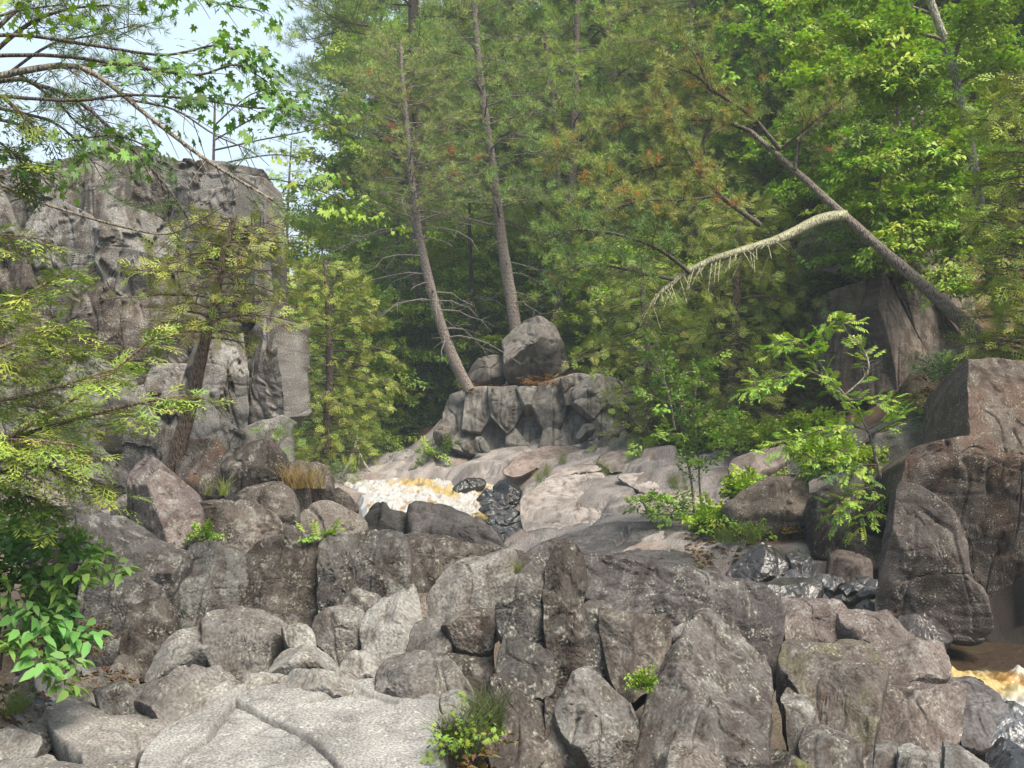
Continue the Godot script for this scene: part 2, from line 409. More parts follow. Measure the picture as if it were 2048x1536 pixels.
	var ck := 0.55 + 0.3 / W
	var f1 := 1.1 / W; var f2 := 3.6 / W
	for r in rows:
		var front := r <= K
		var s := float(r) / K if front else 1.0 - float(r - K) / KB
		var t := 1.0 - pow(1.0 - s, 1.25)
		for i in n:
			var q := cen.lerp(ring[i], t)
			var w: Vector3 = at.call(q)
			var e := (1.0 - t) * ring[i].distance_to(cen) * mpp * sn[i]
			var h: float
			if front:
				var x := clampf(e / R, 0, 1)
				h = b * pow(1.0 - pow(1.0 - x, pw), 1.0 / pw)
				for cu in cuts:
					var pl: float = cu[3] - cu[2] * (w - cu[0]).dot(cu[1])
					if pl < h + 0.08 * b:
						var kk := 0.05 * b
						var hm := clampf(0.5 + 0.5 * (pl - h) / kk, 0, 1)
						h = lerpf(pl, h, hm) - kk * hm * (1.0 - hm)
				h = maxf(h, -0.3 * T)
				for l in cracks:
					var best := 1e9
					for g in l.size() - 1:
						best = minf(best, q.distance_squared_to(Geometry2D.get_closest_point_to_segment(q, l[g], l[g + 1])))
					if best < 400.0: h -= 0.05 * S * exp(-best / 22.0) * minf(1.0, e / (0.05 * S))
			else:
				var x := clampf(e / (R * 1.6), 0, 1)
				h = -T * pow(1.0 - pow(1.0 - x, 2.0), 0.5)
			var g0 := w + nn * h
			var gg := g0 + off
			var d1 := nz.get_noise_3dv(gg * f1); var d2 := nz.get_noise_3dv(gg * f2 + Vector3(11, 3, 7)); var rd := nr.get_noise_3dv(gg * f1 * 1.5)
			var cell := nc.get_noise_3dv(gg * f1 * Vector3(2.0, 1.1, 2.0) + Vector3(d2, d1, d2) * 0.5)
			var cr1 := ns.get_noise_3dv(g0 * Vector3(2.6, 0.55, 1.9) * ck); var cr2 := ns.get_noise_3dv(g0 * Vector3(0.8, 2.4, 1.1) * ck + Vector3(70, 3, 1))
			var split := exp(-cr1 * cr1 / 0.003) * 0.034 + exp(-cr2 * cr2 / 0.002) * 0.014
			var d3 := nz.get_noise_3dv(gg * f2 * 3.0)
			var disp: float = -split * W * o.get("sp", 0.25 if o.has("flat") else 1.0) + W * 0.006 * d3 + o.get("fl", 0.0) * (nr.get_noise_3dv(gg * Vector3(2.2, 0.35, 2.2)) * 0.6 + ns.get_noise_3dv(gg * Vector3(4.5, 0.5, 4.5)) * 0.5) + na * minf(W, S * 1.2) * (0.06 * d1 + 0.016 * d2 + 0.014 * rd + o.get("cell", 0.008 if o.has("flat") else 0.026) * cell)
			var side := Vector3(ns.get_noise_3dv(gg * f2 * 0.8), ns.get_noise_3dv(gg * f2 * 0.8 + Vector3(50, 0, 0)), ns.get_noise_3dv(gg * f2 * 0.8 + Vector3(0, 50, 0)))
			vs[r * n + i] = g0 + nn * disp + side * (0.022 * minf(W, S * 1.2) * na)
			# colour: weathering, vertical stains, lichen
			var a1 := nz.get_noise_3dv(gg * 1.4); var a2 := nz.get_noise_3dv(gg * Vector3(6.5, 0.8, 6.5)); var a3 := nz.get_noise_3dv(gg * 7.5 + Vector3(9, 9, 9))
			var col := base * (1.0 + 0.6 * a1)
			col = col.lerp(Color(base.r * 0.5, base.g * 0.44, base.b * 0.4), clampf(st * (a2 * 3.2 + 0.2), 0, 0.9))
			col = col.lerp(Color(0.30, 0.30, 0.28), clampf((a3 + 0.5 * a1 - 0.26) * 4.0, 0, 0.7) * li)
			var vein := absf(nz.get_noise_3dv(gg * Vector3(1.3, 3.4, 2.2) + Vector3(4, 8, 1)))
			col = col * (1.0 - 0.35 * exp(-vein * vein / 0.0012))
			if o.has("stain"): col = col.lerp(o.stain, clampf((nz.get_noise_3dv(gg * Vector3(2.2, 0.7, 2.2)) - 0.02) * 4.0, 0, 0.8))
			cs[r * n + i] = Color(maxf(col.r, 0.01), maxf(col.g, 0.01), maxf(col.b, 0.01))
	var org: Vector3 = C - nn * T * 0.4
	for i in vs.size(): vs[i] -= org
	return [grid_mesh(vs, cs, rows, n, true), org]

var rock_no := 0
func rock(called: String, label: String, dt: float, db: float, o: Dictionary, pts: Array, parent: Node3D = null) -> MeshInstance3D:
	rock_no += 1
	var r := rock_mesh(pts, dt, db, o, rock_no)
	var mi := MeshInstance3D.new(); mi.mesh = r[0]; mi.material_override = M[o.get("m", "slab" if o.has("flat") else "rock")]
	if parent:
		mi.name = called; parent.add_child(mi, true); mi.position = r[1] - parent.position
		if label: mi.set_meta("label", label)
	else:
		mi.name = numbered(called); add_child(mi); mi.position = r[1]
		tag(mi, label, "rock", "", "thing")
	return mi

# break an outline (photograph pixels) into angular joint blocks, each a part of its own
func shatter(parent: Node3D, called: String, outline: Array, nx: int, ny: int, seed_: int, d: Callable, opts: Callable):
	var keep = frame; frame = [0.0, 0.0, 1.0]
	var g := RandomNumberGenerator.new(); g.seed = seed_
	var poly := PackedVector2Array(); var lo := Vector2(1e9, 1e9); var hi := -lo
	for i in range(0, outline.size(), 2):
		var q := Vector2(outline[i], outline[i + 1]); poly.append(q); lo = lo.min(q); hi = hi.max(q)
	var seeds := PackedVector2Array()
	for j in ny:
		for i in nx:
			seeds.append(lo + (hi - lo) * Vector2((i + 0.5 * (j % 2) + g.randf_range(0.1, 0.9)) / nx, (j + g.randf_range(0.05, 0.95)) / ny))
	for i in seeds.size():
		var cell := PackedVector2Array([lo - Vector2(9, 9), Vector2(hi.x + 9, lo.y - 9), hi + Vector2(9, 9), Vector2(lo.x - 9, hi.y + 9)])
		for k in seeds.size():
			if k == i: continue
			var mid := (seeds[i] + seeds[k]) * 0.5; var nd := seeds[k] - seeds[i]
			nd.y *= 0.35      # joints stand mostly upright
			var o := PackedVector2Array()
			for e in cell.size():
				var a := cell[e]; var b := cell[(e + 1) % cell.size()]
				var da := (a - mid).dot(nd); var db := (b - mid).dot(nd)
				if da <= 0: o.append(a)
				if da * db < 0: o.append(a.lerp(b, da / (da - db)))
			cell = o
			if cell.size() < 3: break
		if cell.size() < 3: continue
		var best := PackedVector2Array(); var ba := 0.0
		for q in Geometry2D.intersect_polygons(cell, poly):
			var ar := 0.0
			for e in q.size(): ar += q[e].cross(q[(e + 1) % q.size()])
			if absf(ar) > ba: ba = absf(ar); best = q
		if ba < 500.0: continue
		var flat := []; var c := Vector2.ZERO
		for q in best: flat.append(q.x); flat.append(q.y); c += q / best.size()
		var dd: float = d.call(c) + g.randf_range(-0.5, 0.5) * d.call(Vector2(-1, -1))
		var top := 1.0 if best.size() else 0.0
		var o: Dictionary = opts.call(c, g)
		rock(called, "", dd + 0.02 * dd * top * g.randf(), dd, o, flat, parent)
	frame = keep

func build_rocks():
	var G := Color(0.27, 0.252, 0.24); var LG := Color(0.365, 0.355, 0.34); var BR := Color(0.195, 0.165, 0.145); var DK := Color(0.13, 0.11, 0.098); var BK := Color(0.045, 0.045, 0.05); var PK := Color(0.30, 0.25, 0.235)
	# ---- left cliff, one thing of jointed faces (frame: photograph region from x 0, y 300)
	frame = [0.0, 300.0, 2.194]
	var cl := thing("rock_cliff", "tall grey cracked cliff behind the cedar branches at left", "cliff", P(260, 1000, 14)); cl.set_meta("kind", "thing")
	rock("rock_face", "", 16.4, 15.6, {"st": 0.85, "fl": 0.04, "k": 0.62, "p": 5, "r": 0.1, "n": 1.5, "cell": 0.05, "sp": 0.7, "c": G, "b": 0.15, "t": 0.5, "li": 0.5, "f": 3}, [-200, 130, 100, 120, 430, 75, 520, 25, 620, 60, 740, 105, 980, 118, 1150, 140, 1160, 400, 1180, 800, 1205, 1200, 1000, 1400, 400, 1560, -200, 1500], cl)
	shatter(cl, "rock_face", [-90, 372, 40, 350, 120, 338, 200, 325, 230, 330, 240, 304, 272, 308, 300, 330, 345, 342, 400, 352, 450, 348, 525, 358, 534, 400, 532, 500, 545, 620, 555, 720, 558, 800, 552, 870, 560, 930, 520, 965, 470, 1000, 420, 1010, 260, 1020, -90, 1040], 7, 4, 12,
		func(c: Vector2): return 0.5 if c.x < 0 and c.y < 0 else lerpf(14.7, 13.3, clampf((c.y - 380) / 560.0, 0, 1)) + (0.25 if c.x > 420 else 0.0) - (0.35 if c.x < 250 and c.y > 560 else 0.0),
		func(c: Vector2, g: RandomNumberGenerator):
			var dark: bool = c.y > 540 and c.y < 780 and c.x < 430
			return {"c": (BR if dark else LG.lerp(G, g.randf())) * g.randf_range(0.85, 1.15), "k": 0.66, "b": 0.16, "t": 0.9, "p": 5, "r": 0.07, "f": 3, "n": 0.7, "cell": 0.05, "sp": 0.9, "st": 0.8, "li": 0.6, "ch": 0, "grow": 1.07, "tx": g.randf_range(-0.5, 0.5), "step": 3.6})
	rock("boulder", "small tan boulder lodged at the cliff's right foot", 14.6, 14.6, {"c": Color(0.38, 0.32, 0.24), "li": 0.2, "st": 0.2}, [1175, 1235, 1195, 1165, 1240, 1168, 1258, 1230, 1222, 1270])
	# ---- frame A: from x 0, y 900
	frame = [0.0, 900.0, 2.416]
	rock("rock_block", "dark square block with a rust stain below the thin cedar trunk", 12.8, 12.5, {"c": BR, "b": 0.4, "p": 3.5, "r": 0.22, "stain": Color(0.15, 0.085, 0.055)}, [865, -20, 1000, -50, 1085, -20, 1100, 100, 1110, 260, 1000, 310, 880, 290])
	rock("rock_block", "dark squared block with white lichen below the cliff's corner", 12.4, 12.2, {"c": DK, "b": 0.4, "p": 3.5, "r": 0.22, "li": 0.6}, [1080, 0, 1190, -15, 1310, -40, 1392, 35, 1400, 200, 1310, 260, 1190, 250, 1095, 250])
	rock("rock_block", "narrow upright block with dry grass hanging beside it", 12.2, 12, {"c": BR, "b": 0.4, "p": 3}, [1390, 60, 1440, 45, 1490, 70, 1500, 300, 1410, 340, 1385, 200])
	rock("rock_block", "brown upright pillar at the river's left edge", 12.4, 12.2, {"c": BR, "b": 0.4, "p": 3.5, "r": 0.2, "li": 0.1}, [1478, 80, 1530, 62, 1580, 85, 1605, 120, 1622, 275, 1570, 300, 1485, 290])
	rock("wet_rock", "black wedge of wet rock against the amber edge of water", 12.6, 12.3, {"c": DK, "b": 0.35, "li": 0.0}, [1612, 190, 1640, 183, 1690, 230, 1728, 262, 1728, 295, 1680, 320, 1610, 320])
	rock("boulder", "hump backed brown boulder below the squared dark block", 10.8, 10.4, {"c": BR, "b": 0.45}, [1105, 240, 1180, 200, 1310, 165, 1355, 178, 1432, 240, 1440, 340, 1380, 390, 1260, 380, 1150, 330])
	rock("boulder", "smooth tan grey boulder at the left end of the white water", 11.4, 11, {"c": Color(0.32, 0.28, 0.25), "b": 0.4, "li": 0.1, "st": 0.3}, [1405, 380, 1460, 310, 1540, 264, 1640, 290, 1760, 325, 1780, 420, 1650, 470, 1400, 480])
	rock("stone", "small dark low rock between brown block and tan boulder", 10, 9.8, {"c": DK}, [1360, 375, 1480, 378, 1550, 440, 1480, 480, 1360, 480])
	rock("stone", "pale fist sized stone in the grassy notch", 10.3, 10.2, {"pale": 1, "c": LG, "li": 0.2}, [1045, 250, 1085, 238, 1108, 270, 1095, 305, 1050, 300])
	rock("stone", "pale wedge of rock behind the pointed leaning slab's left side", 10.2, 10, {"c": G}, [545, 290, 575, 220, 612, 205, 620, 320, 600, 380, 540, 340])
	rock("leaning_slab", "tall pointed slab leaning left with one dark face", 9.9, 9.3, {"c": Color(0.27, 0.22, 0.21), "b": 0.45, "t": 0.9, "r": 0.10, "p": 2, "f": 1, "n": 0.6, "ch": 1, "li": 0.6, "cut": [[770, 270, -0.9, 0.42, 1.5]]}, [655, 48, 720, 38, 840, 130, 960, 232, 985, 300, 985, 480, 890, 560, 760, 500, 620, 380, 606, 250, 625, 110])
	rock("rock_block", "rounded brown block right of the pointed slab", 9.8, 9.4, {"c": BR, "b": 0.45, "t": 0.9, "p": 2.8, "li": 0.5}, [968, 315, 1050, 292, 1140, 280, 1180, 258, 1260, 278, 1330, 330, 1368, 380, 1360, 470, 1220, 540, 1080, 560, 970, 540])
	rock("rock_block", "leftmost lichen spotted column of the jointed wall", 8.4, 8.0, {"fl": 0.03, "k": 0.36, "grow": 1.12, "r": 0.1, "b": 0.26, "c": DK, "t": 0.8, "p": 3, "li": 0.9}, [150, 318, 290, 308, 405, 322, 415, 500, 408, 700, 425, 900, 330, 980, 170, 920, 145, 600])
	rock("rock_block", "large sloping topped block with white lichen blotches in jointed wall", 8.3, 7.5, {"fl": 0.03, "k": 0.36, "grow": 1.12, "r": 0.1, "b": 0.26, "c": G, "t": 0.8, "p": 2.4, "li": 0.8, "f": 2, "cut": [[600, 520, 0.5, -0.86, 0.9], [600, 600, 0.9, 0.3, 0.35]]}, [413, 322, 560, 343, 700, 398, 780, 468, 870, 498, 890, 540, 850, 660, 790, 760, 760, 900, 640, 1030, 480, 1030, 375, 990, 390, 880, 428, 700, 398, 660, 423, 560, 410, 420])
	rock("rock_block", "small jutting block at the sloping block's right shoulder", 8.0, 7.8, {"c": G, "b": 0.4}, [735, 545, 790, 492, 880, 508, 860, 620, 800, 740, 740, 760])
	rock("rock_block", "short ribbed column at the foot of the sloping block", 7.5, 7.1, {"fl": 0.03, "k": 0.36, "grow": 1.12, "r": 0.1, "b": 0.26, "c": BR, "t": 0.8, "st": 0.8}, [635, 795, 700, 750, 790, 720, 840, 780, 850, 1000, 730, 1130, 620, 1080, 598, 960])
	rock("rock_block", "pale streaked wall block with a dark pocket near its top", 8.3, 7.7, {"fl": 0.03, "k": 0.36, "grow": 1.12, "r": 0.1, "b": 0.26, "c": LG, "t": 0.8, "p": 3, "st": 0.9, "li": 0.7, "cr": [[910, 540, 980, 530]]}, [885, 525, 940, 478, 1000, 478, 1080, 505, 1215, 498, 1232, 600, 1215, 860, 1100, 900, 960, 920, 880, 960, 800, 960, 760, 820, 810, 680])
	# ---- frame B: from x 600, y 900
	frame = [600.0, 900.0, 2.416]
	rock("wet_boulder", "small dark dome of wet rock before the white water", 13, 12.6, {"c": Color(0.10, 0.095, 0.095), "b": 0.45, "li": 0.0, "m": "smooth"}, [278, 450, 298, 340, 352, 286, 420, 293, 450, 330, 540, 325, 570, 420, 480, 470, 370, 470])
	rock("wet_boulder", "long whale backed dark boulder below the white water", 12.9, 12.3, {"c": Color(0.14, 0.13, 0.13), "b": 0.4, "t": 1.0, "li": 0.1, "m": "smooth", "f": 2}, [520, 345, 600, 300, 700, 302, 800, 338, 900, 398, 990, 465, 1010, 520, 860, 540, 700, 520, 540, 480])
	rock("rock_block", "dark wall block with vertical ribs right of the pale streaked one", 8.3, 7.8, {"fl": 0.03, "k": 0.36, "grow": 1.12, "r": 0.1, "b": 0.26, "c": BR, "t": 0.8, "p": 3, "st": 0.9}, [-242, 505, -180, 460, -110, 448, -20, 465, 60, 450, 115, 438, 135, 560, 120, 700, 110, 850, -20, 900, -150, 890, -262, 860, -262, 620])
	rock("rock_block", "narrow grooved wall block under the small leafy sprout", 8.1, 7.8, {"fl": 0.03, "k": 0.36, "grow": 1.12, "r": 0.1, "b": 0.26, "c": G, "t": 0.8, "p": 2.8, "st": 0.8}, [98, 448, 200, 412, 272, 424, 268, 500, 290, 600, 285, 760, 200, 800, 150, 850, 100, 840, 95, 600])
	rock("rock_block", "knobbly topped wall block left of the widest wall block", 8.2, 7.8, {"fl": 0.03, "k": 0.36, "grow": 1.12, "r": 0.1, "b": 0.26, "c": G, "t": 0.8, "p": 3, "st": 0.7}, [262, 428, 340, 416, 430, 424, 505, 436, 530, 560, 515, 640, 520, 760, 400, 790, 270, 760, 285, 600, 252, 500])
	rock("rock_block", "widest wall block with a pale top tapering to the right", 8.5, 7.9, {"fl": 0.03, "k": 0.36, "grow": 1.12, "r": 0.1, "b": 0.26, "c": BR, "t": 0.8, "p": 2.4, "st": 0.5, "f": 2, "cen": [660, 560], "cut": [[640, 500, 0.15, -1, 0.9]]}, [495, 432, 590, 391, 650, 398, 720, 428, 790, 465, 900, 480, 1010, 488, 1130, 528, 1100, 580, 960, 600, 840, 640, 740, 700, 650, 780, 540, 790, 490, 720, 478, 620, 543, 590, 515, 480])
	rock("boulder", "grainy grey domed boulder beneath the tapering wall block", 7.5, 6.9, {"pale": 1, "c": G, "b": 0.45, "t": 0.8, "li": 0.5}, [700, 645, 780, 575, 850, 522, 940, 512, 1015, 543, 1050, 600, 1030, 680, 970, 800, 800, 830, 680, 830, 605, 755, 635, 690])
	rock("stone", "pale pinkish sliver of rock beside the grainy domed boulder", 7.2, 7.0, {"c": Color(0.40, 0.34, 0.30), "b": 0.3}, [555, 695, 645, 698, 630, 760, 705, 835, 680, 880, 600, 860, 560, 780])
	rock("stone", "grey angular stone at the foot of the knobbly wall block", 7.4, 7.2, {"c": G}, [205, 745, 240, 698, 290, 688, 405, 725, 380, 790, 310, 830, 250, 810, 185, 805])
	rock("boulder", "grey boulder with a dark right side left of the ridged one", 7.1, 6.8, {"c": G, "b": 0.4}, [50, 860, 88, 798, 180, 765, 260, 768, 312, 810, 330, 910, 290, 1000, 220, 1030, 170, 1020, 95, 950])
	rock("boulder", "ridged pale boulder running down from the wall's middle", 7.2, 6.6, {"pale": 1, "c": LG, "b": 0.5, "t": 0.8, "cut": [[480, 850, 1, 0.1, 0.9]]}, [290, 880, 355, 770, 420, 728, 500, 722, 565, 733, 590, 830, 560, 980, 480, 1030, 390, 1040, 310, 980])
	rock("rock_block", "low grey sloping rock right of the ridged pale boulder", 6.9, 6.5, {"c": G, "b": 0.4}, [560, 825, 640, 838, 705, 868, 800, 940, 720, 1010, 630, 1070, 550, 1040, 510, 970])
	rock("boulder", "bean shaped dark boulder below the grainy domed one", 6.8, 6.5, {"c": BR, "b": 0.5}, [682, 845, 718, 798, 790, 783, 850, 800, 920, 768, 960, 780, 945, 890, 930, 960, 850, 965, 760, 945, 710, 890])
	rock("rock_block", "dark upright rock left of the vertical cleft", 6.7, 6.2, {"c": DK, "b": 0.35, "t": 0.8, "p": 3}, [690, 1000, 750, 945, 810, 920, 925, 930, 935, 1000, 935, 1180, 880, 1270, 820, 1270, 740, 1170])
	rock("stone", "small grey wedge below the low sloping rock", 6.3, 6.0, {"c": G, "b": 0.4}, [590, 1040, 700, 982, 755, 1050, 850, 1200, 830, 1270, 740, 1230, 670, 1210, 630, 1090])
	rock("stone", "rounded pale stone set behind the flat slab's row", 6.4, 6.2, {"pale": 1, "c": LG}, [178, 1055, 228, 1008, 310, 988, 382, 993, 412, 1020, 395, 1080, 300, 1100, 195, 1095])
	rock("stone", "pale egg shaped stone atop the domed grey boulder", 6.3, 6.1, {"pale": 1, "c": LG, "b": 0.45}, [400, 1040, 438, 988, 510, 968, 572, 998, 585, 1040, 540, 1080, 440, 1090, 385, 1080])
	rock("boulder", "domed grey boulder with a dark front at the slab's right corner", 6.0, 5.6, {"pale": 1, "c": G, "b": 0.55, "t": 0.8, "st": 0.4}, [375, 1080, 435, 1030, 540, 1026, 612, 1048, 675, 1118, 695, 1200, 680, 1280, 560, 1260, 460, 1210, 370, 1170])
	rock("boulder", "wide rounded pale boulder behind the long strip of rock", 6.3, 6.0, {"pale": 1, "c": LG, "b": 0.45}, [-160, 1040, -130, 998, -60, 948, 40, 938, 130, 958, 182, 1020, 180, 1085, 60, 1100, -80, 1100, -160, 1090])
	rock("rock_strip", "long thin pale strip of rock above the flat slab", 5.95, 5.7, {"pale": 1, "c": LG, "b": 0.35, "p": 2}, [-160, 1098, -60, 1062, 100, 1062, 290, 1062, 380, 1088, 375, 1150, 300, 1180, 130, 1180, -20, 1165, -150, 1140])
	rock("stone", "pale stone with a hollow beside the low leafy plant", 5.7, 5.4, {"pale": 1, "c": LG, "b": 0.45, "cr": [[740, 1220, 790, 1290]]}, [672, 1250, 686, 1188, 740, 1182, 815, 1228, 840, 1280, 800, 1345, 700, 1330])
	# the tall rocks at the centre
	rock("rock_column", "tall leaning column topped by a groove at picture centre", 6.7, 6.2, {"fl": 0.03, "k": 0.36, "grow": 1.12, "r": 0.1, "b": 0.26, "c": G, "t": 0.9, "st": 0.5, "f": 2, "cen": [1090, 740]}, [1108, 560, 1150, 478, 1200, 443, 1255, 458, 1250, 520, 1205, 620, 1200, 700, 1205, 900, 1220, 1030, 1160, 1010, 1080, 970, 1010, 930, 975, 870, 950, 800, 985, 700, 1035, 640])
	rock("rock_column", "tall grey column right of the grooved leaning one", 6.6, 6.0, {"fl": 0.03, "k": 0.36, "grow": 1.12, "r": 0.1, "b": 0.26, "c": BR, "t": 0.9, "p": 2.6, "st": 0.6, "f": 2}, [1245, 500, 1290, 490, 1335, 500, 1362, 560, 1385, 640, 1365, 740, 1368, 900, 1372, 1090, 1350, 1200, 1250, 1240, 1212, 1160, 1190, 1000, 1180, 700, 1195, 600])
	rock("rock_block", "grainy grey triangular block below the grooved column", 6.3, 5.9, {"fl": 0.03, "k": 0.36, "grow": 1.12, "r": 0.1, "b": 0.26, "c": G}, [995, 888, 1040, 886, 1080, 945, 1140, 975, 1210, 1005, 1235, 1100, 1200, 1180, 1090, 1200, 1000, 1150, 955, 1080, 980, 960])
	rock("rock_block", "dark shaded block above the low leafy plant's right side", 6.0, 5.5, {"c": DK, "b": 0.35, "t": 0.8, "li": 0.2}, [925, 1130, 1020, 1100, 1090, 1150, 1160, 1180, 1205, 1250, 1240, 1400, 1160, 1560, 1050, 1620, 950, 1620, 890, 1450, 920, 1250])
	rock("rock_strip", "thin curved rib of rock right of the column's long crack", 6.5, 6.0, {"fl": 0.03, "k": 0.36, "grow": 1.12, "r": 0.1, "b": 0.26, "c": G, "cen": [1420, 920]}, [1345, 870, 1365, 758, 1400, 726, 1470, 730, 1520, 770, 1475, 830, 1485, 930, 1515, 1030, 1570, 1190, 1500, 1280, 1400, 1140, 1350, 1090])
	rock("rock_block", "squared tapering block with a pale top held between ribs", 6.4, 5.9, {"c": BR, "b": 0.45, "t": 0.8, "p": 2.6, "r": 0.15, "n": 0.7, "f": 1, "li": 0.3, "cut": [[1600, 870, 0.15, -1, 1.3]]}, [1440, 815, 1500, 783, 1570, 778, 1700, 845, 1770, 865, 1790, 950, 1730, 1090, 1600, 1202, 1560, 1190, 1495, 1060, 1460, 930])
	rock("boulder", "egg shaped upright boulder low in front of the columns", 5.9, 5.5, {"c": G, "b": 0.5, "t": 0.8}, [1240, 1260, 1285, 1180, 1335, 1080, 1390, 1062, 1450, 1095, 1515, 1180, 1600, 1260, 1620, 1400, 1590, 1600, 1450, 1640, 1330, 1500, 1245, 1370])
	rock("rock_strip", "narrow dark rib between shaded block and egg shaped boulder", 5.9, 5.5, {"c": BR, "b": 0.35}, [1180, 1200, 1240, 1240, 1270, 1370, 1360, 1480, 1420, 1640, 1260, 1660, 1160, 1620, 1130, 1460, 1190, 1400])
	# ---- bottom left flat rocks, photograph pixels
	frame = [0.0, 0.0, 1.0]
	rock("flat_slab", "broad flat pale slab filling the bottom of the picture", 6.1, 4.15, {"k": 0.6, "c": Color(0.43, 0.425, 0.415), "b": 0.10, "t": 0.4, "r": 0.12, "p": 2, "st": 0.1, "li": 0.35, "f": 1, "n": 0.55, "flat": 1, "step": 3.6, "cr": [[468, 1434, 540, 1478, 633, 1533, 700, 1590], [400, 1440, 470, 1415, 560, 1392, 600, 1380], [590, 1386, 700, 1400, 790, 1440], [620, 1440, 700, 1415], [300, 1580, 420, 1500, 468, 1434]]}, [240, 1640, 290, 1520, 330, 1473, 393, 1440, 468, 1390, 530, 1366, 592, 1368, 645, 1376, 740, 1374, 830, 1393, 884, 1420, 892, 1470, 890, 1540, 880, 1650])
	frame = [0.0, 900.0, 2.416]
	rock("boulder", "large smooth boulder under the ledge with a cracked pale top", 7.0, 6.4, {"pale": 1, "c": G, "b": 0.45, "t": 0.8, "cr": [[1180, 860, 1240, 880]]}, [990, 880, 1045, 808, 1150, 798, 1300, 798, 1375, 828, 1410, 865, 1400, 930, 1320, 990, 1280, 1080, 1180, 1130, 1110, 1130, 1030, 1060, 985, 990])
	rock("stone", "small lumpy stone at the wall foot beside the pale flowers", 6.7, 6.4, {"pale": 1, "c": LG, "b": 0.45}, [1360, 875, 1398, 818, 1470, 823, 1515, 880, 1530, 960, 1450, 960, 1385, 930])
	rock("rock_block", "ridged pale rock stepping up behind the smooth grey boulder", 6.8, 6.4, {"pale": 1, "c": LG, "b": 0.4, "st": 0.7}, [700, 1110, 765, 985, 830, 920, 940, 868, 995, 878, 1015, 1020, 920, 1040, 830, 1100, 740, 1140])
	rock("boulder", "smooth broad grey boulder left of the flat slab's top", 6.3, 5.6, {"pale": 1, "c": G, "b": 0.35, "t": 0.6, "st": 0.2, "n": 0.7}, [645, 1180, 700, 1128, 800, 1058, 850, 1008, 960, 998, 1040, 1038, 1140, 1098, 1040, 1220, 930, 1300, 850, 1360, 780, 1340, 715, 1270, 655, 1235])
	rock("stone", "small pale stone wedged left of the long thin strip", 6.0, 5.8, {"pale": 1, "c": LG, "b": 0.45}, [1160, 1170, 1198, 1080, 1270, 1048, 1318, 1068, 1315, 1140, 1230, 1190])
	rock("stone", "flat pale sliver between broad boulder and flat slab", 5.9, 5.6, {"pale": 1, "c": LG, "b": 0.3}, [930, 1270, 1000, 1195, 1100, 1120, 1165, 1110, 1160, 1165, 1060, 1230, 960, 1310])
	rock("flat_rock", "wide grey rock with soft ridges at the lower left", 6.1, 4.6, {"c": G, "b": 0.16, "t": 0.5, "r": 0.2, "st": 0.15, "n": 0.8, "flat": 1, "cen": [470, 1400], "cr": [[380, 1300, 460, 1300], [630, 1380, 660, 1480]]}, [195, 1185, 260, 1160, 330, 1142, 430, 1158, 475, 1230, 505, 1285, 600, 1290, 690, 1235, 780, 1290, 830, 1340, 760, 1430, 670, 1500, 630, 1640, 480, 1680, 390, 1560, 265, 1420, 228, 1330, 215, 1260])
	rock("stone", "small dark fronted stone beneath the leafy debris hollow", 6.0, 5.7, {"c": G, "b": 0.5, "cut": [[560, 1210, 0.1, 1, 1.2]]}, [455, 1165, 520, 1148, 620, 1172, 668, 1200, 675, 1260, 600, 1310, 520, 1300, 475, 1235])
	rock("flat_rock", "flat grey rock in the bottom left corner", 5.1, 4.2, {"c": G, "b": 0.14, "t": 0.5, "st": 0.1, "flat": 1}, [-60, 1450, 60, 1430, 150, 1436, 250, 1398, 325, 1448, 405, 1530, 460, 1700, -60, 1700])
	rock("flat_rock", "low layered rock at the left edge above the corner rock", 5.6, 5.1, {"c": G, "b": 0.2, "t": 0.5, "flat": 1}, [-80, 1280, 40, 1296, 75, 1348, 150, 1388, 215, 1420, 150, 1480, 0, 1490, -80, 1480])
	rock("stone", "narrow ribbed rock beside the grass at the left edge", 5.9, 5.3, {"c": G, "b": 0.35, "cen": [150, 1290]}, [42, 1240, 108, 1168, 190, 1178, 220, 1250, 245, 1390, 190, 1450, 95, 1370, 50, 1300])
	rock("boulder", "squat grey boulder with flat top beside the fallen leaves", 6.9, 6.4, {"pale": 1, "c": G, "b": 0.4, "t": 0.8, "f": 2, "cut": [[430, 1090, 0.7, 0.8, 1.0]]}, [180, 1095, 228, 998, 300, 983, 460, 988, 512, 1038, 538, 1085, 525, 1150, 420, 1180, 350, 1180, 240, 1200, 180, 1160])
	rock("stone", "brown mossy rock low at the left under the broad leaves", 7.0, 6.6, {"c": BR, "b": 0.4}, [0, 1140, 100, 1075, 215, 1040, 225, 1110, 170, 1170, 50, 1200])
	rock("stone", "dark jagged stone beside the squat flat topped boulder", 6.9, 6.6, {"c": BR, "b": 0.45}, [530, 1090, 565, 1020, 610, 998, 655, 1038, 672, 1150, 600, 1190, 530, 1160])
	rock("stone", "tan flat stone behind the squat boulder among leaves", 7.3, 7.0, {"c": BR, "b": 0.3}, [60, 1020, 160, 960, 290, 965, 320, 1010, 200, 1060, 80, 1080])
	# ---- frame C: from x 1300, y 900
	frame = [1300.0, 900.0, 2.414]
	rock("rock_ridge", "long dark ridge behind the tall centre columns", 8.2, 7.4, {"fl": 0.03, "k": 0.36, "grow": 1.12, "r": 0.1, "b": 0.26, "c": Color(0.2, 0.18, 0.18), "t": 0.8, "p": 2.2, "li": 0.3, "f": 3, "cen": [250, 800], "cut": [[250, 700, 0.2, -1, 0.8]]}, [-310, 545, -200, 545, -50, 552, 50, 562, 150, 598, 300, 632, 400, 655, 520, 676, 590, 718, 612, 770, 610, 900, 600, 1060, 450, 1080, 280, 960, 100, 900, -120, 860, -280, 740])
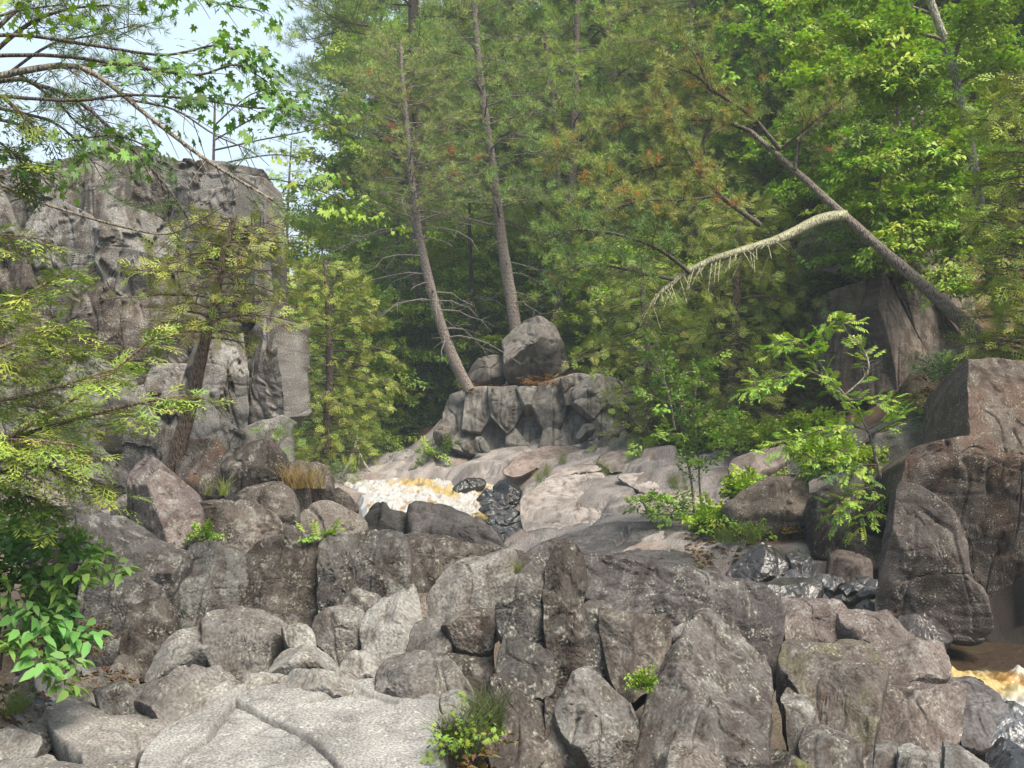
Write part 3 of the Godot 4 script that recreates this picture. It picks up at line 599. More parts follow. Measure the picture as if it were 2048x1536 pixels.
	rock("stone", "larger pale lumpy stone above the squared tapering block", 6.9, 6.7, {"k": 0.48, "c": LG, "b": 0.45}, [-30, 830, 10, 810, 70, 835, 90, 880, 60, 930, -30, 910])
	rock("stone", "small pale round stone left of the big front rock's peak", 6.7, 6.5, {"k": 0.48, "c": LG, "b": 0.45}, [72, 870, 95, 843, 150, 850, 190, 885, 150, 920, 90, 915])
	rock("boulder", "huge smooth front rock with a pale shoulder and sheer right side", 6.6, 5.4, {"grow": 1.02, "k": 0.42, "c": Color(0.25, 0.225, 0.215), "b": 0.4, "t": 0.7, "r": 0.22, "p": 2.4, "li": 0.45, "st": 0.7, "f": 2, "cut": [[280, 1050, -0.5, -0.8, 0.6]]}, [195, 860, 230, 835, 272, 852, 340, 915, 480, 990, 575, 1040, 592, 1150, 580, 1300, 575, 1450, 570, 1700, -110, 1700, -80, 1450, -20, 1300, 50, 1110, 130, 985, 180, 930])
	rock("boulder", "arched smooth boulder at the foot of the huge front rock", 5.6, 5.1, {"k": 0.48, "c": Color(0.28, 0.24, 0.22), "b": 0.4, "n": 0.6, "st": 0.4}, [60, 1600, 95, 1470, 130, 1378, 200, 1280, 260, 1252, 322, 1288, 350, 1380, 360, 1520, 370, 1700, 60, 1700])
	rock("rock_block", "low knobbly rock at the dark cleft's upper right", 8.4, 7.9, {"k": 0.48, "c": PK, "b": 0.4}, [612, 760, 640, 728, 700, 716, 800, 746, 900, 776, 930, 805, 985, 860, 870, 950, 700, 970, 655, 1000, 630, 900])
	rock("rock_block", "grey top rock at the right end beside the still water", 8.2, 7.8, {"k": 0.48, "c": PK, "b": 0.4}, [900, 800, 985, 800, 1080, 815, 1180, 810, 1260, 836, 1335, 876, 1345, 930, 1220, 970, 1110, 990, 990, 960, 920, 880])
	rock("rock_block", "fold of purple grey rock below the right end top rock", 7.9, 7.4, {"k": 0.48, "c": PK, "b": 0.4, "f": 4}, [1090, 965, 1200, 928, 1330, 918, 1395, 956, 1440, 1020, 1445, 1080, 1310, 1100, 1200, 1110, 1100, 1090])
	rock("rock_block", "broad grainy grey face at the lower right", 7.6, 6.6, {"k": 0.48, "c": PK, "b": 0.35, "t": 0.7, "f": 4, "st": 0.5}, [1090, 1070, 1200, 1038, 1330, 1046, 1480, 1066, 1510, 1180, 1500, 1330, 1440, 1480, 1200, 1560, 1060, 1500, 1030, 1320, 1075, 1180])
	rock("rock_block", "mossy creased rock right of the black cleft", 7.7, 6.4, {"k": 0.48, "c": Color(0.27, 0.23, 0.21), "b": 0.38, "t": 0.7, "f": 5, "st": 0.6, "stain": Color(0.12, 0.11, 0.07)}, [640, 980, 700, 935, 850, 915, 960, 895, 1065, 940, 1110, 1050, 1125, 1200, 1080, 1380, 1030, 1520, 880, 1440, 790, 1340, 700, 1180, 625, 1090])
	rock("rock_spike", "thin pale spike of rock standing in the cleft", 6.5, 5.8, {"k": 0.48, "c": LG, "b": 0.4, "st": 0.8}, [632, 1190, 668, 1115, 722, 1165, 800, 1290, 775, 1340, 760, 1500, 690, 1480, 650, 1320])
	rock("rock_block", "slanting ribbed rock below the mossy creased one", 6.2, 5.5, {"k": 0.48, "c": G, "b": 0.4, "st": 0.8, "f": 5}, [790, 1300, 870, 1290, 945, 1390, 1025, 1465, 1010, 1640, 860, 1640, 750, 1560, 720, 1430])
	rock("rock_block", "dark mossy foot of rock at the bottom of the cleft", 5.8, 5.2, {"k": 0.48, "c": DK, "b": 0.35, "stain": Color(0.14, 0.15, 0.05)}, [575, 1420, 640, 1400, 740, 1450, 790, 1560, 780, 1700, 560, 1700])
	rock("wet_rock", "grey slanting rock at the foaming water's near edge", 7.9, 7.2, {"c": Color(0.2, 0.19, 0.2), "b": 0.35, "li": 0.1, "f": 4, "m": "smooth"}, [1440, 1075, 1560, 1070, 1645, 1115, 1700, 1200, 1720, 1330, 1680, 1450, 1500, 1480, 1450, 1320])
	rock("wet_rock", "blue grey wet rock at the right edge below the foam", 7.7, 7.2, {"c": Color(0.17, 0.18, 0.2), "b": 0.35, "li": 0.0, "m": "wet"}, [1620, 1260, 1740, 1218, 1850, 1285, 1900, 1420, 1700, 1470, 1610, 1430])
	rock("rock_block", "broad brown base rock in the lower right corner", 6.7, 5.6, {"k": 0.48, "c": PK, "b": 0.3, "t": 0.5}, [980, 1480, 1100, 1440, 1400, 1400, 1550, 1440, 1680, 1560, 1720, 1720, 950, 1720])
	rock("stone", "leftmost of the three knobs along the bottom right edge", 5.8, 5.4, {"k": 0.48, "c": G, "b": 0.5}, [1080, 1440, 1128, 1393, 1200, 1398, 1215, 1480, 1200, 1640, 1070, 1640])
	rock("stone", "middle round knob of the three at the bottom right edge", 5.6, 5.3, {"k": 0.48, "c": LG, "b": 0.5}, [1198, 1415, 1260, 1388, 1325, 1420, 1335, 1500, 1310, 1640, 1200, 1640])
	rock("stone", "pale rightmost knob of the three along the bottom edge", 5.9, 5.4, {"k": 0.48, "c": LG, "b": 0.45}, [1410, 1420, 1480, 1387, 1545, 1418, 1610, 1480, 1640, 1640, 1430, 1640])
	rock("stone", "small upright pebble of rock between the round knobs", 5.6, 5.4, {"k": 0.48, "c": LG, "b": 0.45}, [1335, 1500, 1360, 1450, 1395, 1460, 1400, 1560, 1340, 1580])
	rock("wet_rock", "black glistening rock in the bottom right corner", 7.1, 6.6, {"c": BK, "b": 0.35, "li": 0.0, "m": "wet", "f": 5}, [1620, 1450, 1700, 1420, 1850, 1420, 1900, 1640, 1640, 1640])
	# right bank
	frame = [0.0, 0.0, 1.0]
	rock("boulder", "huge angular brown block with a flat crown and dark undercut side at the right edge", 12.9, 11.9, {"k": 0.42, "c": Color(0.27, 0.22, 0.185), "b": 0.3, "t": 0.6, "r": 0.05, "p": 3, "f": 0, "n": 0.6, "sp": 0.8, "li": 0.15, "st": 0.8, "ch": 0, "grow": 1.0, "cen": [2010, 930], "step": 3.8, "stain": Color(0.10, 0.065, 0.048), "cut": [[1915, 990, -0.75, 0.66, 0.8], [1960, 880, -1, -0.1, 0.5], [2000, 760, 0.1, -1, 1.1]]}, [1935, 720, 1990, 716, 2060, 726, 2250, 745, 2280, 1330, 2040, 1310, 1985, 1285, 1976, 1185, 1930, 1112, 1872, 1025, 1832, 982, 1800, 992, 1783, 1010, 1788, 930, 1812, 902, 1860, 892, 1905, 888, 1914, 830, 1922, 770])
	frame = [1300.0, 900.0, 2.414]
	rock("leaning_slab", "sharp finned brown slab rising from the river's right side", 11.0, 10.4, {"k": 0.4, "c": Color(0.21, 0.175, 0.16), "b": 0.35, "t": 0.5, "r": 0.16, "p": 2.2, "f": 1, "n": 0.5, "li": 0.15, "cut": [[1230, 400, -1, 0, 1.6]]}, [1120, 760, 1142, 560, 1165, 400, 1198, 210, 1215, 172, 1242, 183, 1335, 238, 1445, 350, 1490, 480, 1510, 620, 1575, 700, 1605, 860, 1560, 930, 1400, 900, 1240, 850, 1150, 820])
	rock("wet_rock", "low dark rock shelf at the foot of the finned slab", 10.3, 9.9, {"c": DK, "b": 0.3, "li": 0.0, "m": "wet"}, [1190, 800, 1300, 790, 1420, 840, 1470, 900, 1400, 950, 1250, 900])
	rock("rock_block", "large flat topped brown block behind the bright green shrubs", 14.6, 14.0, {"k": 0.48, "c": Color(0.25, 0.205, 0.175), "b": 0.4, "t": 1.0, "p": 3, "r": 0.14, "f": 1, "li": 0.15, "cut": [[560, 230, -0.2, -1, 1.4]]}, [340, 300, 480, 210, 600, 128, 738, 138, 750, 210, 742, 330, 752, 490, 690, 520, 560, 500, 460, 470, 380, 400])
	rock("rock_block", "dark brown block right of the leaf filled gap", 13.9, 13.5, {"k": 0.48, "c": DK, "b": 0.4, "t": 0.9, "p": 2.8}, [765, 255, 825, 193, 920, 183, 995, 208, 1010, 330, 975, 460, 950, 520, 830, 530, 780, 500, 768, 350])
	rock("boulder", "rounded brown boulder between dark block and finned slab", 13.2, 12.8, {"k": 0.4, "c": Color(0.26, 0.21, 0.18), "b": 0.4, "li": 0.1}, [940, 430, 1000, 385, 1110, 398, 1140, 480, 1140, 600, 1050, 600, 960, 540])
	rock("wet_rock", "brown wet topped rock above the black shards", 12.6, 12.1, {"c": Color(0.17, 0.14, 0.125), "b": 0.4, "li": 0.0, "m": "smooth"}, [860, 510, 920, 478, 1005, 500, 1065, 560, 1090, 700, 980, 690, 870, 610])
	rock("wet_rock", "black blocky wet rock at the left of the shards", 12.4, 12.0, {"c": Color(0.075, 0.07, 0.07), "b": 0.4, "li": 0.0, "m": "wet", "f": 4}, [340, 620, 400, 560, 490, 478, 560, 473, 645, 498, 665, 610, 560, 650, 430, 690, 360, 680])
	rock("wet_rock", "black peaked wet rock in the middle of the shards", 12.3, 12.0, {"c": Color(0.07, 0.07, 0.075), "b": 0.4, "li": 0.0, "m": "wet", "f": 3}, [650, 510, 700, 492, 772, 520, 785, 610, 730, 640, 680, 590])
	rock("wet_rock", "flat dark ledge in front of the black blocky rock", 11.6, 11.0, {"c": Color(0.07, 0.065, 0.06), "b": 0.25, "li": 0.0, "m": "wet", "flat": 1}, [420, 665, 600, 628, 730, 635, 850, 690, 780, 770, 620, 750, 480, 720])
	rock("wet_rock", "grey upright shard against the finned slab's edge", 11.6, 11.2, {"c": DK, "b": 0.4, "li": 0.0, "m": "smooth"}, [1115, 640, 1150, 598, 1182, 625, 1190, 720, 1150, 800, 1110, 760])
	var sg := RandomNumberGenerator.new(); sg.seed = 4
	for k in 36:      # broken shards shining wet
		var x := sg.randf_range(600, 1110); var y := sg.randf_range(610, 790) + (x - 850) * 0.12; var w := sg.randf_range(28, 75); var h := sg.randf_range(12, 34)
		var sk := sg.randf_range(-0.4, 0.6)
		var s := rock("rock_shard", "black angular wet shard in the glistening heap below the blocks", 12.2 - (y - 600) * 0.006, 12.0 - (y - 600) * 0.006, {"k": 0.48, "c": BK * sg.randf_range(2.0, 5.0), "b": 0.4, "t": 0.5, "r": 0.12, "n": 1.4, "li": 0.0, "m": "wet", "f": 6, "ch": 0, "step": 3.4}, [x - w, y, x - w * 0.4 + sk * h, y - h, x + w * 0.5 + sk * h, y - h * 0.7, x + w, y + h * 0.1, x + w * 0.3, y + h, x - w * 0.6, y + h * 0.8])
		s.set_meta("group", "black wet shards below the right bank")
	frame = [0.0, 0.0, 1.0]
	rock("flat_slab", "wet shining slab with ripples behind the centre columns", 15.4, 13.0, {"c": Color(0.14, 0.13, 0.135), "b": 0.10, "t": 0.3, "r": 0.15, "f": 2, "n": 0.5, "li": 0.0, "m": "wet", "flat": 1, "cr": [[1315, 1120, 1360, 1090], [1235, 1100, 1260, 1075]]}, [1030, 1110, 1080, 1078, 1170, 1062, 1250, 1052, 1340, 1056, 1438, 1072, 1446, 1110, 1442, 1180, 1300, 1180, 1170, 1160, 1060, 1140])
	rock("rock_block", "tan dry slab above the wet rippled one", 16.2, 15.4, {"c": PK, "b": 0.2, "t": 0.5, "li": 0.0, "flat": 1}, [1220, 1062, 1260, 1048, 1330, 1046, 1390, 1060, 1440, 1076, 1400, 1090, 1290, 1088])
	rock("wet_rock", "dark blade of wet rock at the head of the white water", 23.6, 23.2, {"c": BK, "b": 0.35, "li": 0.0, "m": "wet"}, [905, 975, 925, 960, 965, 952, 972, 962, 940, 978, 912, 986])
	rock("wet_rock", "black wet block on the right edge of the white water", 20.5, 20, {"c": BK, "b": 0.45, "li": 0.0, "m": "wet"}, [985, 975, 1000, 966, 1036, 965, 1044, 985, 1035, 1005, 1000, 1000])
	sg.seed = 9
	for k in 34:
		var t := sg.randf(); var x := lerpf(990, 1045, t) + sg.randf_range(-34, 14); var y := lerpf(985, 1085, t); var w := sg.randf_range(10, 24); var h := sg.randf_range(4, 10); var d := lerpf(20.2, 16.2, t)
		var s := rock("rock_shard", "small black wet shard along the right edge of the white water", d, d - 0.2, {"c": BK * sg.randf_range(2.0, 5.0), "b": 0.4, "t": 0.5, "r": 0.12, "n": 1.4, "li": 0.0, "m": "wet", "f": 6, "ch": 0, "step": 3.0}, [x - w, y, x - w * 0.3, y - h, x + w * 0.6, y - h * 0.6, x + w, y + h * 0.2, x + w * 0.2, y + h, x - w * 0.7, y + h * 0.8])
		s.set_meta("group", "black wet shards beside the white water")
	frame = [1000.0, 860.0, 4.096]
	var sl := {"c": Color(0.60, 0.54, 0.51), "b": 0.05, "t": 0.16, "r": 0.08, "p": 2.5, "f": 6, "n": 0.22, "li": 0.1, "st": 0.6, "sp": 0.7, "cell": 0.02, "flat": 1, "grow": 1.0}
	rock("bedrock_slab", "large pinkish tilted slab right of the white water with a rust streak", 20.6, 16.4, sl.merged({"cr": [[200, 690, 480, 720, 580, 770, 720, 690], [480, 400, 540, 480, 650, 430]]}), [150, 560, 420, 380, 640, 338, 830, 322, 905, 380, 985, 480, 1210, 640, 1300, 725, 1000, 765, 800, 780, 640, 830, 480, 860, 300, 875, 175, 790])
	rock("bedrock_slab", "pale slab behind the sapling's stems on the slope", 20.0, 18.0, sl, [925, 372, 1200, 348, 1480, 250, 1620, 300, 1500, 400, 1320, 430, 1280, 570, 1110, 480])
	rock("bedrock_slab", "thin raised sheet of bedrock behind the large pinkish slab", 22.0, 20.8, sl.merged({"c": Color(0.48, 0.42, 0.4)}, true), [330, 410, 540, 300, 700, 265, 830, 280, 840, 322, 640, 352, 440, 408])
	rock("bedrock_slab", "flat slab under the twin stemmed sapling's foot", 17.4, 16.0, sl.merged({"c": Color(0.5, 0.43, 0.39)}, true), [1150, 570, 1450, 480, 1680, 500, 1700, 640, 1340, 700, 1210, 640])
	rock("bedrock_slab", "brown sheet of bedrock below the far ledge's stones", 25.2, 23.4, sl.merged({"c": Color(0.42, 0.34, 0.31)}, true), [0, 330, 120, 220, 360, 140, 600, 110, 720, 150, 560, 230, 330, 300, 120, 380])
	rock("bedrock_slab", "dark weathered sheet of bedrock under the cedars' edge", 23.6, 21.6, sl.merged({"c": Color(0.36, 0.31, 0.29)}, true), [760, 220, 1000, 130, 1260, 150, 1480, 180, 1500, 240, 1200, 330, 930, 340])
	frame = [640.0, 860.0, 4.452]
	rock("rock_shelf", "dark purplish shelf of rock along the river's far bank", 27.2, 26.0, {"c": Color(0.3, 0.26, 0.26), "b": 0.25, "t": 0.5, "li": 0.1, "n": 0.8, "f": 3, "m": "smooth"}, [420, 440, 510, 330, 700, 298, 900, 335, 1000, 350, 1200, 325, 1430, 335, 1420, 410, 1220, 510, 900, 530, 560, 520])
	rock("stone", "pale lichened stone left of the bush at the river's far bend", 27.9, 27.6, {"pale": 1, "c": LG}, [630, 310, 700, 180, 830, 165, 840, 270, 760, 320])
	rock("stone", "low flat pale boulder at the river's far left edge", 26.8, 26.4, {"c": PK, "b": 0.3, "flat": 1}, [130, 480, 220, 420, 340, 400, 470, 410, 420, 470, 300, 480, 200, 500])
	# far ledge with its boulders: frame from x 600, y 400
	frame = [600.0, 400.0, 2.194]
	var le := thing("rock_ledge", "low grey vertical ledge under the two far boulders", "ledge", P(1030, 890, 27)); le.set_meta("kind", "thing")
	shatter(le, "rock_block", [886, 830, 900, 790, 930, 778, 1000, 776, 1080, 770, 1150, 748, 1220, 752, 1290, 790, 1300, 840, 1230, 870, 1170, 880, 1100, 905, 1030, 915, 930, 908, 890, 890], 9, 2, 5,
		func(c: Vector2): return 0.35 if c.x < 0 and c.y < 0 else lerpf(27.2, 26.2, clampf((c.x - 900) / 360.0, 0, 1)),
		func(c: Vector2, g: RandomNumberGenerator): return {"c": Color(0.34, 0.33, 0.31) * g.randf_range(0.6, 1.1), "k": 0.62, "b": 0.2, "t": 1.4, "p": 5, "r": 0.07, "f": 1, "n": 0.5, "st": 0.8, "li": 0.4, "ch": 0, "grow": 1.1, "step": 3.4})
	rock("stone", "small angular stone leaning at the far ledge's left foot", 26.6, 26.5, {"c": BR, "b": 0.45}, [583, 1020, 640, 953, 660, 980, 662, 1070, 600, 1078])
	rock("stone", "little square stone standing at the far ledge's foot", 26.3, 26.2, {"c": G, "b": 0.45}, [768, 1042, 800, 1037, 834, 1088, 830, 1105, 768, 1105])
	rock("boulder", "large angular boulder resting on the far ledge", 28.2, 27.8, {"c": Color(0.27, 0.25, 0.235), "b": 0.55, "t": 0.9, "r": 0.14, "n": 0.9, "f": 3, "li": 0.3, "cut": [[1030, 630, 0.5, 0.85, 1.3], [980, 600, -0.6, -0.8, 1.0], [1110, 600, 0.95, -0.2, 1.3]], "cr": [[970, 640, 1040, 750]]}, [893, 620, 930, 578, 1000, 518, 1062, 513, 1122, 558, 1174, 690, 1174, 725, 1085, 768, 920, 800, 903, 760])
	rock("boulder", "lower rounded boulder beside the large one on the far ledge", 28.4, 28.1, {"c": Color(0.27, 0.24, 0.22), "b": 0.45, "li": 0.2}, [738, 755, 780, 708, 850, 688, 905, 693, 915, 780, 860, 805, 750, 815])
	rock("rock_block", "grey cube like rock at the right end of the far ledge", 26.6, 26.4, {"c": Color(0.32, 0.31, 0.3), "b": 0.5, "p": 3, "r": 0.15, "li": 0.1, "cut": [[1290, 830, 0.9, 0.4, 1.2]]}, [1190, 842, 1230, 798, 1315, 758, 1330, 820, 1260, 900, 1200, 880])
	rock("stone", "pale flat stone on the slope under the dark cedars", 25.4, 25.0, {"pale": 1, "c": LG, "b": 0.35, "flat": 1}, [1205, 1030, 1250, 985, 1290, 975, 1298, 1000, 1230, 1042])
	# right cliff: frame from x 1300, y 400
	frame = [1300.0, 400.0, 2.194]
	var rc := thing("rock_cliff", "dark brown columned cliff under the leaning trunk at right", "cliff", P(1800, 780, 21)); rc.set_meta("kind", "thing")
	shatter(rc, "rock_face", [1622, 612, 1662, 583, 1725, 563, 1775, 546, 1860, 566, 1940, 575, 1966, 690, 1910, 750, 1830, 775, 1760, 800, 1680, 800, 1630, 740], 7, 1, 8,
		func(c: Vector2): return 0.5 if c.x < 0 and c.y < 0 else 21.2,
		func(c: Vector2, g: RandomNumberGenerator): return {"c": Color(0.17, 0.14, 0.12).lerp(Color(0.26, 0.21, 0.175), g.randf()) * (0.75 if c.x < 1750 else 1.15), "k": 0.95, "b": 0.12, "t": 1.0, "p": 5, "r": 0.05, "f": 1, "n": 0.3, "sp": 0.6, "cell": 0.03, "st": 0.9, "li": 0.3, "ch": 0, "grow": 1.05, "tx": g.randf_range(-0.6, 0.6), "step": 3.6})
	rock("rock_face", "", 23.5, 23, {"fl": 0.12, "k": 1.15, "p": 5, "r": 0.1, "n": 0.7, "cell": 0.03, "c": Color(0.17, 0.14, 0.12), "b": 0.3, "t": 1.0, "st": 0.8, "li": 0.3, "f": 4}, [690, 120, 860, 60, 1100, 30, 1290, 120, 1300, 380, 1050, 360, 760, 380], rc)
	rock("rock_face", "", 25.5, 25, {"fl": 0.12, "k": 1.15, "p": 5, "r": 0.1, "n": 0.7, "cell": 0.03, "c": Color(0.15, 0.125, 0.11), "b": 0.3, "t": 1.0, "st": 0.8, "li": 0.3, "f": 4}, [850, -350, 1000, -420, 1180, -400, 1330, -250, 1350, 90, 1100, 100, 860, 60], rc)
	rock("boulder", "pale cream boulder face behind the green shrub", 15.4, 15.0, {"c": Color(0.45, 0.43, 0.36), "b": 0.3, "li": 0.3, "st": 0.1}, [960, 1210, 990, 1060, 1090, 988, 1180, 955, 1265, 1000, 1260, 1080, 1110, 1120, 1085, 1230, 1010, 1260])
	rock("rock_block", "grey lichened block with a pale flat top left of the shrub", 16.4, 15.8, {"c": G, "b": 0.4, "li": 0.8, "cut": [[760, 1050, 0.2, -1, 1.2]]}, [615, 1090, 720, 1015, 920, 955, 968, 1010, 930, 1080, 800, 1150, 650, 1210, 620, 1150])
	rock("rock_block", "flat tan ledge running left from the lichened block", 17.4, 16.4, {"c": PK, "b": 0.3, "li": 0.1, "flat": 1}, [340, 1170, 430, 1150, 530, 1120, 600, 1110, 610, 1160, 520, 1200, 400, 1250, 345, 1230])
	rock("stone", "brown litter covered lump below the dark cliff columns", 19.5, 19.2, {"c": Color(0.17, 0.12, 0.085), "b": 0.4, "li": 0.1}, [1095, 830, 1150, 750, 1240, 720, 1310, 790, 1290, 860, 1130, 870])

# ------------------------------------------------------------------ plants
var clump := {}
var copies := 0
func leaf_card(b: Dictionary, o: Vector3, dir: Vector3, nrm: Vector3, l: float, w: float, col: Color, fold := 0.25):
	var v: PackedVector3Array = b.v; var c: PackedColorArray = b.c; var nn: PackedVector3Array = b.n; var ii: PackedInt32Array = b.i
	var s := dir.cross(nrm).normalized(); var k := v.size()
	var lift := nrm * (w * fold); var fn := s.cross(dir).normalized()
	if w > 0.03:     # a leaf blade with a rounded outline
		v.append_array([o, o + dir * l * 0.26 + s * w * 0.42 + lift, o + dir * l * 0.62 + s * w * 0.40 + lift * 0.7, o + dir * l - lift * 0.8, o + dir * l * 0.62 - s * w * 0.40 + lift * 0.7, o + dir * l * 0.26 - s * w * 0.42 + lift])
		for q in 6: nn.append(fn); c.append(col)
		ii.append_array([k, k + 2, k + 1, k, k + 3, k + 2, k, k + 4, k + 3, k, k + 5, k + 4])
	else:
		v.append_array([o, o + dir * l * 0.42 + s * w * 0.5 + lift, o + dir * l - lift * 0.5, o + dir * l * 0.42 - s * w * 0.5 + lift])
		for q in 4: nn.append(fn); c.append(col)
		ii.append_array([k, k + 2, k + 1, k, k + 3, k + 2])
	b.v = v; b.c = c; b.n = nn; b.i = ii

const LOBE := [[180, 0.06], [150, 0.5], [128, 0.42], [100, 0.72], [74, 0.44], [48, 0.92], [24, 0.5], [0, 1.05], [-24, 0.5], [-48, 0.92], [-74, 0.44], [-100, 0.72], [-128, 0.42], [-150, 0.5]]
func maple_card(b: Dictionary, o: Vector3, dir: Vector3, nrm: Vector3, l: float, col: Color):
	var v: PackedVector3Array = b.v; var c: PackedColorArray = b.c; var nn: PackedVector3Array = b.n; var ii: PackedInt32Array = b.i
	var s := dir.cross(nrm).normalized(); var k := v.size()
	var cen := o + dir * l * 0.32
	v.append(cen); nn.append(nrm); c.append(col)
	for q in LOBE:
		var a := deg_to_rad(q[0])
		v.append(cen + (dir * cos(a) + s * sin(a)) * l * 0.62 * q[1] - nrm * l * 0.12 * q[1] * q[1]); nn.append(nrm); c.append(col)
	for q in LOBE.size(): ii.append_array([k, k + 1 + (q + 1) % LOBE.size(), k + 1 + q])
	b.v = v; b.c = c; b.n = nn; b.i = ii

func rdir(g: RandomNumberGenerator) -> Vector3:
	return Vector3(g.randfn(), g.randfn(), g.randfn()).normalized()

func vary(g: RandomNumberGenerator, a: float) -> Color:
	var q := 1.0 + g.randf_range(-a, a)
	return Color(q * g.randf_range(0.9, 1.15), q, q * g.randf_range(0.8, 1.1))

func make_clumps():
	var g := RandomNumberGenerator.new(); g.seed = 77
	# a handful of variants of each; local +Y runs along the twig, +Z is the upper side
	for kind in ["leaf", "maple", "pine", "cedar", "fir", "ash", "grass", "litter"]:
		var a := []
		for variant in 3:
			var b := new_buf()
			match kind:
				"leaf":      # small oval leaves on a twig end
					for q in 34:
						var t := g.randf()
						var o := Vector3(g.randf_range(-0.16, 0.16) * (1.1 - t), t * 0.34, g.randf_range(-0.07, 0.07))
						var d := (Vector3(signf(o.x) * 0.8, 0.6, g.randf_range(-0.5, 0.15)) + rdir(g) * 0.5).normalized()
						leaf_card(b, o, d, (Vector3(0, 0, 1) + rdir(g) * 0.45).normalized(), g.randf_range(0.07, 0.11), g.randf_range(0.04, 0.06), vary(g, 0.2))
				"maple":
					for q in 7:
						var t := g.randf()
						var o := Vector3(g.randf_range(-0.12, 0.12), t * 0.26, g.randf_range(-0.06, 0.06))
						var d := (Vector3(o.x * 5.0, 0.5, -0.6) + rdir(g) * 0.5).normalized()
						maple_card(b, o, d, (Vector3(0, 0.2, 1) + rdir(g) * 0.5).normalized(), g.randf_range(0.06, 0.10), vary(g, 0.18))
				"pine":      # bottle brush tufts of long needles
					tube(b, PackedVector3Array([Vector3.ZERO, Vector3(0, 0.15, 0), Vector3(0, 0.28, 0.02)]), 0.006, 0.004, Color(0.6, 0.42, 0.7), 3)
					for tf in 3:
						var o := Vector3(g.randf_range(-0.05, 0.05), 0.12 + tf * 0.08, g.randf_range(-0.03, 0.05))
						for q in 26:
							var d := (Vector3(0, 0.75, 0.12) + rdir(g) * 0.95).normalized()
							leaf_card(b, o, d, d.cross(rdir(g)).normalized(), g.randf_range(0.09, 0.14), 0.0062, vary(g, 0.25), 0.0)
				"fir":
					for q in 44:
						var t := g.randf(); var sd := -1.0 if g.randf() < 0.5 else 1.0
						var w := (1.0 - t) * 0.16
						var o := Vector3(sd * g.randf() * w, t * 0.4, g.randf_range(-0.03, 0.02))
						leaf_card(b, o, (Vector3(sd * 0.9, 0.7, -0.15) + rdir(g) * 0.4).normalized(), (Vector3(0, 0, 1) + rdir(g) * 0.4).normalized(), g.randf_range(0.05, 0.08), 0.014, vary(g, 0.25), 0.0)
				"cedar":     # flat fan of scaly branchlets
					for q in 8:
						var t := 0.05 + q * 0.118; var sd := -1.0 if q % 2 else 1.0
						var o := Vector3(0, t * 0.26, -0.05 * t * t)
						var l := 0.15 * (1.15 - t) + 0.02
						var d := Vector3(sd * 0.72, 0.75, g.randf_range(-0.35, 0.1)).normalized()
						leaf_card(b, o, d, Vector3(0, 0.1, 1), l, 0.014, vary(g, 0.15), 0.1)
						for u in 3:
							var o2 := o + d * l * (0.25 + u * 0.24)
							var s2 := 1.0 if u % 2 else -1.0
							var d2 := (d + Vector3(-d.y, d.x, 0) * s2 * 0.75 + Vector3(0, 0, g.randf_range(-0.3, 0.1))).normalized()
							leaf_card(b, o2, d2, (Vector3(0, 0.1, 1) + rdir(g) * 0.2).normalized(), l * 0.42 * (1.1 - u * 0.18), 0.012, vary(g, 0.2), 0.1)
					leaf_card(b, Vector3.ZERO, Vector3.UP, Vector3(0, 0, 1), 0.3, 0.012, vary(g, 0.1), 0.0)
				"ash":       # pinnate leaf: paired leaflets on a stalk
					tube(b, PackedVector3Array([Vector3.ZERO, Vector3(0, 0.14, 0.02), Vector3(0, 0.28, -0.02)]), 0.003, 0.002, Color(0.7, 0.8, 0.6), 3)
					for q in 6:
						for sd in [-1.0, 1.0]:
							leaf_card(b, Vector3(0, 0.05 + q * 0.04, 0.01), Vector3(sd * 0.85, 0.45, -0.2 + g.randf_range(-0.15, 0.15)).normalized(), (Vector3(0, 0, 1) + rdir(g) * 0.25).normalized(), g.randf_range(0.075, 0.11), 0.036, vary(g, 0.15))
					leaf_card(b, Vector3(0, 0.28, 0), Vector3(0, 0.95, -0.3), Vector3(0, 0.3, 1), 0.1, 0.036, vary(g, 0.1))
				"litter":    # curled dead leaves
					for q in 12:
						var o := Vector3(g.randf_range(-0.14, 0.14), g.randf_range(0.0, 0.03), g.randf_range(-0.14, 0.14))
						var a2 := g.randf() * TAU
						leaf_card(b, o, Vector3(cos(a2), g.randf_range(-0.2, 0.35), sin(a2)).normalized(), (Vector3.UP + rdir(g) * 0.4).normalized(), g.randf_range(0.04, 0.075), g.randf_range(0.02, 0.04), Color(g.randf_range(0.6, 1.5), g.randf_range(0.6, 1.2), g.randf_range(0.5, 1.2)), 0.5)
				"grass":
					for q in 26:
						var d := (Vector3(g.randf_range(-0.5, 0.5), 1.0, g.randf_range(-0.5, 0.5))).normalized(); var o := Vector3(g.randf_range(-0.05, 0.05), 0, g.randf_range(-0.05, 0.05))
						var l := g.randf_range(0.15, 0.34)
						tube(b, PackedVector3Array([o, o + d * l * 0.55, o + d * l + Vector3(d.x, -0.25, d.z) * l * 0.5]), 0.0028, 0.0008, vary(g, 0.25), 3)
			a.append(buf_mesh(b))
		clump[kind] = a

func pushx(x: Dictionary, kind: String, at: Vector3, along: Vector3, up: Vector3, s: float, col: Color):
	var y := along.normalized(); var xx := y.cross(up)
	if xx.length_squared() < 1e-4: xx = y.cross(Vector3(1, 0.3, 0.2))
	xx = xx.normalized(); var z := xx.cross(y)
	var key := "%s%d" % [kind, rng.randi() % 3]
	if not x.has(key): x[key] = [[], []]
	x[key][0].append(Transform3D(Basis(xx * s, y * s, z * s), at)); x[key][1].append(col)

